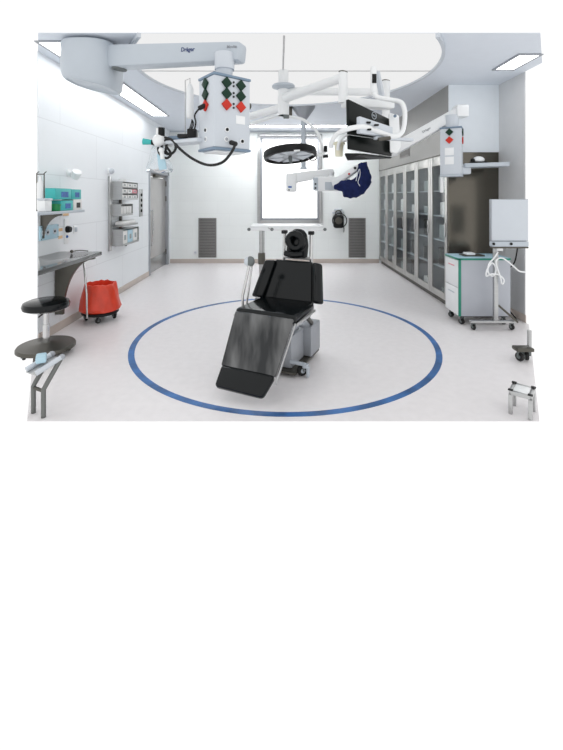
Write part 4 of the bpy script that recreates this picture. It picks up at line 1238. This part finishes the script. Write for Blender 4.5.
# ---- microscope pendant in front of the window
my = 6.95
mx = at(303.5, 0, my).x
mic = thing('microscope_pendant', 'white microscope boom on a ceiling shaft with grey cone, before the window', 'microscope', (mx, my, ZC))
obj('cone', MB().lathe([(0.205, 0.0), (0.20, -0.03), (0.085, -0.20), (0.05, -0.24)], (mx, my, ZC - 0.001), seg=36), 'grey', mic)
obj('cable_box', MB().box(mx - 0.26, mx - 0.20, my - 0.06, my + 0.06, ZC - 0.17, ZC - 0.005, 0.01), 'steel_dark', mic)
obj('shaft', MB().cyl((mx, my, ZC - 0.24), (mx, my, 2.1), 0.043).lathe([(0.05, 0), (0.06, 0.01), (0.06, 0.03), (0.05, 0.04)], (mx, my, 2.52), seg=24).lathe([(0.05, 0), (0.065, 0.01), (0.065, 0.03), (0.05, 0.04)], (mx, my, 2.09), seg=24), 'lgrey', mic)
obj('swing_arm', MB().beam(at(291, 178.5, 6.85), at(334, 172, 6.85), 0.16, 0.19, 0.04, h1=0.13), 'white', mic)
bA = at(291.5, 182.5, 6.83)
ba = obj('counterweight', MB().box(bA.x - 0.095, bA.x + 0.09, 6.75, 6.92, at(0, 192, 6.8).z, at(0, 173.5, 6.8).z, 0.03, seg=3), 'white', mic)
c = at(290, 187, 6.745)
obj('blue_mark', MB().box(c.x - 0.03, c.x + 0.03, 6.744, 6.75, c.z - 0.014, c.z + 0.014), 'blue', ba)
c = at(289, 190, 6.745)
obj('dark_mark', MB().box(c.x - 0.015, c.x + 0.015, 6.744, 6.75, c.z - 0.008, c.z + 0.008), 'black', ba)
bB = at(325, 184, 6.5)
bb = obj('joint_block', MB().box(at(314, 0, 6.5).x, at(338, 0, 6.5).x, 6.42, 6.6, at(0, 191, 6.5).z, at(0, 177, 6.5).z, 0.025, seg=3), 'white', mic)
c0, c1 = at(313, 191, 6.42), at(318, 177, 6.42)
obj('control_panel', MB().box(c0.x, c1.x, 6.405, 6.42, c0.z + 0.01, c1.z - 0.01, 0.004), 'lgrey', bb)
for zz in (180, 184, 188):
    c = at(315.5, zz, 6.405)
    obj('button', MB().box(c.x - 0.014, c.x + 0.014, 6.398, 6.405, c.z - 0.014, c.z + 0.014, 0.003), 'black' if zz != 180 else 'lgrey', bb)
c0, c1 = at(325, 190, 6.415), at(336, 182, 6.415)
obj('grey_cover', MB().box(c0.x, c1.x, 6.40, 6.42, c0.z, c1.z, 0.004), 'lgrey', bb)
obj('link', MB().cyl(at(331, 175, 6.85), at(330, 180, 6.5), 0.05), 'white', mic)
fa = obj('front_arm', MB().beam(at(333, 185, 6.45), at(359, 166.5, 6.2), 0.12, 0.13, 0.03, h1=0.09), 'white', mic)
obj('arm_marker', MB().ball(at(349, 174.0, 6.22), 0.018), 'red', fa)
obj('pivot', MB().ball(at(355, 168, 6.14), 0.022), 'black', fa)
# navy drape bundled round the microscope head
path = [at(362.5, 163, 6.2), at(363, 166, 6.2), at(363.5, 173, 6.2), at(363, 181, 6.19), at(357, 187.5, 6.17), at(350, 188.5, 6.15), at(343, 187, 6.14), at(334.5, 187.5, 6.14)]
rad = [0.07, 0.09, 0.11, 0.145, 0.155, 0.15, 0.12, 0.03]
dm = MB().tube(path, rad, seg=26, smooth=7, squash=0.8)
for v in dm.bm.verts:
    nn = noise.noise(v.co * 5.0) * 0.03 + (0.5 - abs(noise.noise(v.co * 11.0)) * 2) * 0.018
    v.co += V((nn, nn * 0.4, nn * 0.7 + 0.008 * math.sin(v.co.x * 60)))
drape = tag(rebase(obj('cloth_cover', dm, 'drape', smooth=70)), 'navy blue cloth cover bundled round the hanging microscope head', 'cloth cover')
cd = [at(356, 181, 6.02), at(357.5, 174, 6.02), at(359.5, 169, 6.02), at(360, 175, 6.01), at(358, 182, 6.01), at(360, 186, 6.01)]
obj('drawstring', MB().tube(cd, 0.006, smooth=4, seg=6), 'white2', drape, label='thin pale drawstring')

# ================================================================== RIGHT-HAND FLOOR ITEMS
# white drawer unit with green edging
ux0, ux1, uy0, uy1, uz0, uz1 = 2.235, 2.88, 4.90, 5.30, 0.115, 0.835
t = thing('drawer_unit', 'white castor drawer unit with green edges beside the nearest glazed cabinet', 'drawer unit', ((ux0 + ux1) / 2, (uy0 + uy1) / 2, 0))
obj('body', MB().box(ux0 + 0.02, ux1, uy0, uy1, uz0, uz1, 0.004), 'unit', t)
for za, zb_ in ((uz0 + 0.005, 0.46), (0.468, uz1 - 0.03)):
    d_ = obj('drawer', MB().box(ux0, ux0 + 0.02, uy0 + 0.008, uy1 - 0.005, za, zb_, 0.004), 'white', t)
    obj('pull', MB().box(ux0 - 0.002, ux0, uy0 + 0.12, uy1 - 0.1, zb_ - 0.085, zb_ - 0.07, 0.0008), 'pink' if zb_ > 0.6 else 'lgrey', d_)
ed = MB()
ed.box(ux0 - 0.003, ux0 + 0.03, uy0 - 0.004, uy0 + 0.008, uz0, uz1, 0.002)
ed.box(ux0 - 0.003, ux1, uy0 - 0.004, uy0 + 0.004, uz1 - 0.022, uz1 + 0.002, 0.002)
ed.box(ux0 - 0.003, ux0 + 0.006, uy0, uy1, uz1 - 0.022, uz1 + 0.002, 0.002)
obj('edge_band', ed, 'edge_green', t)
obj('top', MB().box(ux0, ux1, uy0 + 0.004, uy1, uz1, uz1 + 0.006, 0.002), 'paleblue', t)
obj('base', MB().box(ux0 + 0.04, ux1 - 0.02, uy0 + 0.03, uy1 - 0.03, 0.098, 0.115), 'black', t)
for p in ((ux0 + 0.06, uy0 + 0.05), (ux1 - 0.06, uy0 + 0.05), (ux0 + 0.06, uy1 - 0.05), (ux1 - 0.06, uy1 - 0.05)):
    caster(p, 0.036, t, w=0.035, yaw=0.5)
c = at(472, 255, 5.0)
t = thing('dispenser_pad', 'small white pad in a dark tray on top of the white drawer unit', 'tray', (c.x, 5.1, uz1 + 0.006))
obj('dish', MB().box(c.x - 0.09, c.x + 0.18, 5.02, 5.18, uz1 + 0.0065, uz1 + 0.022, 0.006), 'steel_dark', t)
obj('pad', MB().box(c.x - 0.05, c.x + 0.06, 5.03, 5.15, uz1 + 0.0225, uz1 + 0.05, 0.008), 'white', t)

# white panel on a mobile steel stand
py_ = 4.74
pxp = at(495.5, 0, py_).x
t = thing('panel_stand', 'white flat panel on a mobile steel stand in front of the drawer unit', 'medical display', (pxp, py_, 0))
pl, pr = at(490.5, 0, py_ - 0.05).x, 2.95
pt, pb = at(0, 199.5, py_ - 0.05).z, at(0, 240.5, py_ - 0.05).z
pn = obj('panel', MB().box(pl, pr, py_ - 0.08, py_ - 0.02, pb, pt, 0.008), 'white2', t)
obj('panel_edge', frame_ring(MB(), pl - 0.004, pr + 0.004, pb - 0.004, pt + 0.004, 0.010, py_ - 0.07, py_ - 0.03, 0.002), 'grey', pn)
rl = obj('lower_rail', MB().box(pl, pr, py_ - 0.09, py_ - 0.02, pb - 0.07, pb - 0.008, 0.008), 'lgrey', t)
for px in (493.5, 511):
    c = at(px, 0, py_ - 0.09)
    obj('screw_knob', MB().lathe([(0.016, 0), (0.016, 0.01), (0, 0.014)], (c.x, py_ - 0.09, pb - 0.035), axis=(0, -1, 0), seg=14), 'black', rl)
obj('dark_trim', MB().box(pl, pr, py_ - 0.085, py_ - 0.03, pb - 0.09, pb - 0.072, 0.003), 'steel_dark', t)
obj('post', MB().box(pxp - 0.026, pxp + 0.026, py_ - 0.02, py_ + 0.02, 0.10, pb - 0.02, 0.006), 'steel', t)
fl, fr_ = at(470, 0, py_).x, at(515, 0, py_).x
obj('foot_bar', MB().box(fl, fr_, py_ - 0.03, py_ + 0.03, 0.088, 0.115, 0.008).beam((pxp + 0.04, py_ + 0.03, 0.10), (pxp + 0.04, py_ + 0.12, 0.10), 0.04, 0.025, 0.004), 'steel', t)
for x in (fl + 0.04, fr_ - 0.04):
    caster((x, py_), 0.034, t, w=0.026, yaw=0.3)
obj('side_bar', MB().beam((pxp + 0.03, py_ - 0.005, 0.30), (fr_, py_ - 0.06, 0.11), 0.02, 0.025, 0.004), 'steel_dark', t)
c = at(499, 249, py_ - 0.03)
obj('plug_box', MB().box(c.x - 0.03, c.x + 0.04, py_ - 0.05, py_ - 0.0, c.z - 0.02, c.z + 0.03, 0.006), 'white', t)
# white cable knotted on the post, and black leads behind
ky_ = py_ - 0.045
kn = [at(498, 252, ky_), at(494, 258, ky_), at(489, 264, ky_), at(488, 272, ky_), at(493, 276, ky_), at(496, 269, ky_), at(492, 263, ky_), at(487, 270, ky_), at(486.5, 276, ky_), at(492, 274, ky_ - 0.02), at(499, 275, ky_), at(504, 280, ky_), at(502, 284, ky_), at(500, 276, ky_ - 0.01), at(496, 262, ky_ - 0.015), at(502, 258, ky_), at(512, 265, ky_), at(519, 271, ky_), at(525, 272, ky_)]
solo('white_cable', MB().tube(kn, 0.009, smooth=5, seg=8), 'white', 'white cable looped and knotted round the steel stand\'s post', 'cable')
wy = 5.12
bl = [V((3.10, wy, 0.95)), V((3.06, wy, 0.75)), V((2.95, wy, 0.62)), V((2.93, wy, 0.35)), V((2.98, wy, 0.15)), V((3.08, wy, 0.02)), V((3.10, wy + 0.1, 0.012))]
solo('black_cable', MB().tube(bl, 0.009, smooth=5, seg=8), 'rubber', 'black cable hanging between the drawer unit and the right wall', 'cable')

# foot of another stand at the right edge
c = at(519, 350, 3.82)
t = thing('stand_base', 'dark steel stand foot on a black castor at the right edge of the floor', 'stand', (2.36, 3.84, 0))
obj('foot', MB().box(2.295, 2.46, 3.79, 3.89, 0.105, 0.14, 0.008), 'steel_dark', t)
obj('post', MB().cyl((2.44, 3.84, 0.13), (2.44, 3.84, 0.30), 0.02), 'steel', t)
caster((2.345, 3.84), 0.042, t, w=0.03, yaw=0.4)
caster((2.425, 3.86), 0.042, t, w=0.03, yaw=-0.3)

# low step stool at the lower right corner
t = thing('step_stool', 'low white-topped step stool with steel legs in the lower right corner', 'step stool', (1.8, 2.98, 0))
sa = math.radians(-40)
o0 = V((at(510.5, 0, 2.91).x, 2.91, 0))
SM = Matrix.Translation(o0) @ Matrix.Rotation(sa, 4, 'Z')
stt = at(0, 390, 2.91).z
Lx, Ly = 0.125, 0.15
obj('tread', MB().box(0.012, Lx - 0.012, 0.012, Ly - 0.012, stt - 0.014, stt - 0.001, 0.003, M4=SM), 'white', t)
fm = MB()
fm.box(0, Lx, -0.012, 0.012, stt - 0.03, stt, 0.004, M4=SM).box(0, Lx, Ly - 0.012, Ly + 0.012, stt - 0.03, stt, 0.004, M4=SM)
fm.box(-0.012, 0.012, 0, Ly, stt - 0.03, stt, 0.004, M4=SM).box(Lx - 0.012, Lx + 0.012, 0, Ly, stt - 0.03, stt, 0.004, M4=SM)
obj('top_frame', fm, 'steel', t)
for (u, v) in ((0, 0), (Lx, 0), (0, Ly), (Lx, Ly)):
    l = obj('leg', MB().box(u - 0.013, u + 0.013, v - 0.013, v + 0.013, 0.001, stt - 0.03, 0.003, M4=SM), 'steel', t)
    obj('cap', MB().box(u - 0.016, u + 0.016, v - 0.016, v + 0.016, stt, stt + 0.006, 0.002, M4=SM), 'black', l)

# tubular basket stand at the lower left corner
t = thing('tubular_stand', 'low bent steel tube stand with pale blue packs in the lower left corner', 'stand', (-1.76, 2.93, 0))
ra = V((at(62, 0, 2.98).x, 2.98, at(0, 357, 2.98).z))
rb = V((at(36, 0, 2.84).x, 2.84, at(0, 373.5, 2.84).z))
ex = V((-0.11, 0.06, 0.0))
obj('rail', MB().tube([ra, rb], 0.019, seg=14), 'white2', t)
obj('rail', MB().tube([ra + ex, rb + ex], 0.019, seg=14), 'white2', t)
for off, in ((V((0, 0, 0)),), (ex,)):
    obj('leg', MB().tube([ra + off + V((-0.004, 0, -0.005)), at(46, 385, 2.87) + off, V((at(43.5, 0, 2.86).x, 2.86, 0.20)) + off, V((at(43.5, 0, 2.86).x, 2.86, 0.002)) + off], 0.017, seg=12, smooth=0), 'tube_grey', t)
    l = obj('rail_cap', MB().ball(ra + off, 0.022), 'grey', t)
obj('cross_bar', MB().tube([V((at(43.5, 0, 2.86).x, 2.86, 0.19)), V((at(43.5, 0, 2.86).x, 2.86, 0.19)) + ex], 0.012), 'steel_dark', t)
obj('basket_floor', MB().prism([ra + V((0, 0, -0.02)), rb + V((0, 0, -0.02)), rb + ex + V((0, 0, -0.02)), ra + ex + V((0, 0, -0.02))], (0, 0, 0.008)), 'steel', t)
m_ = ra.lerp(rb, 0.6) + ex * 0.55
solo('instrument_pack', MB().box(-0.035, 0.035, -0.05, 0.05, 0.0, 0.05, 0.012, M4=Matrix.Translation(m_ + V((0, 0, 0.025))) @ Matrix.Rotation(0.5, 4, 'Z')), 'paleblue', 'pale blue wrapped pack lying on the tubular stand at the lower left', 'pack')
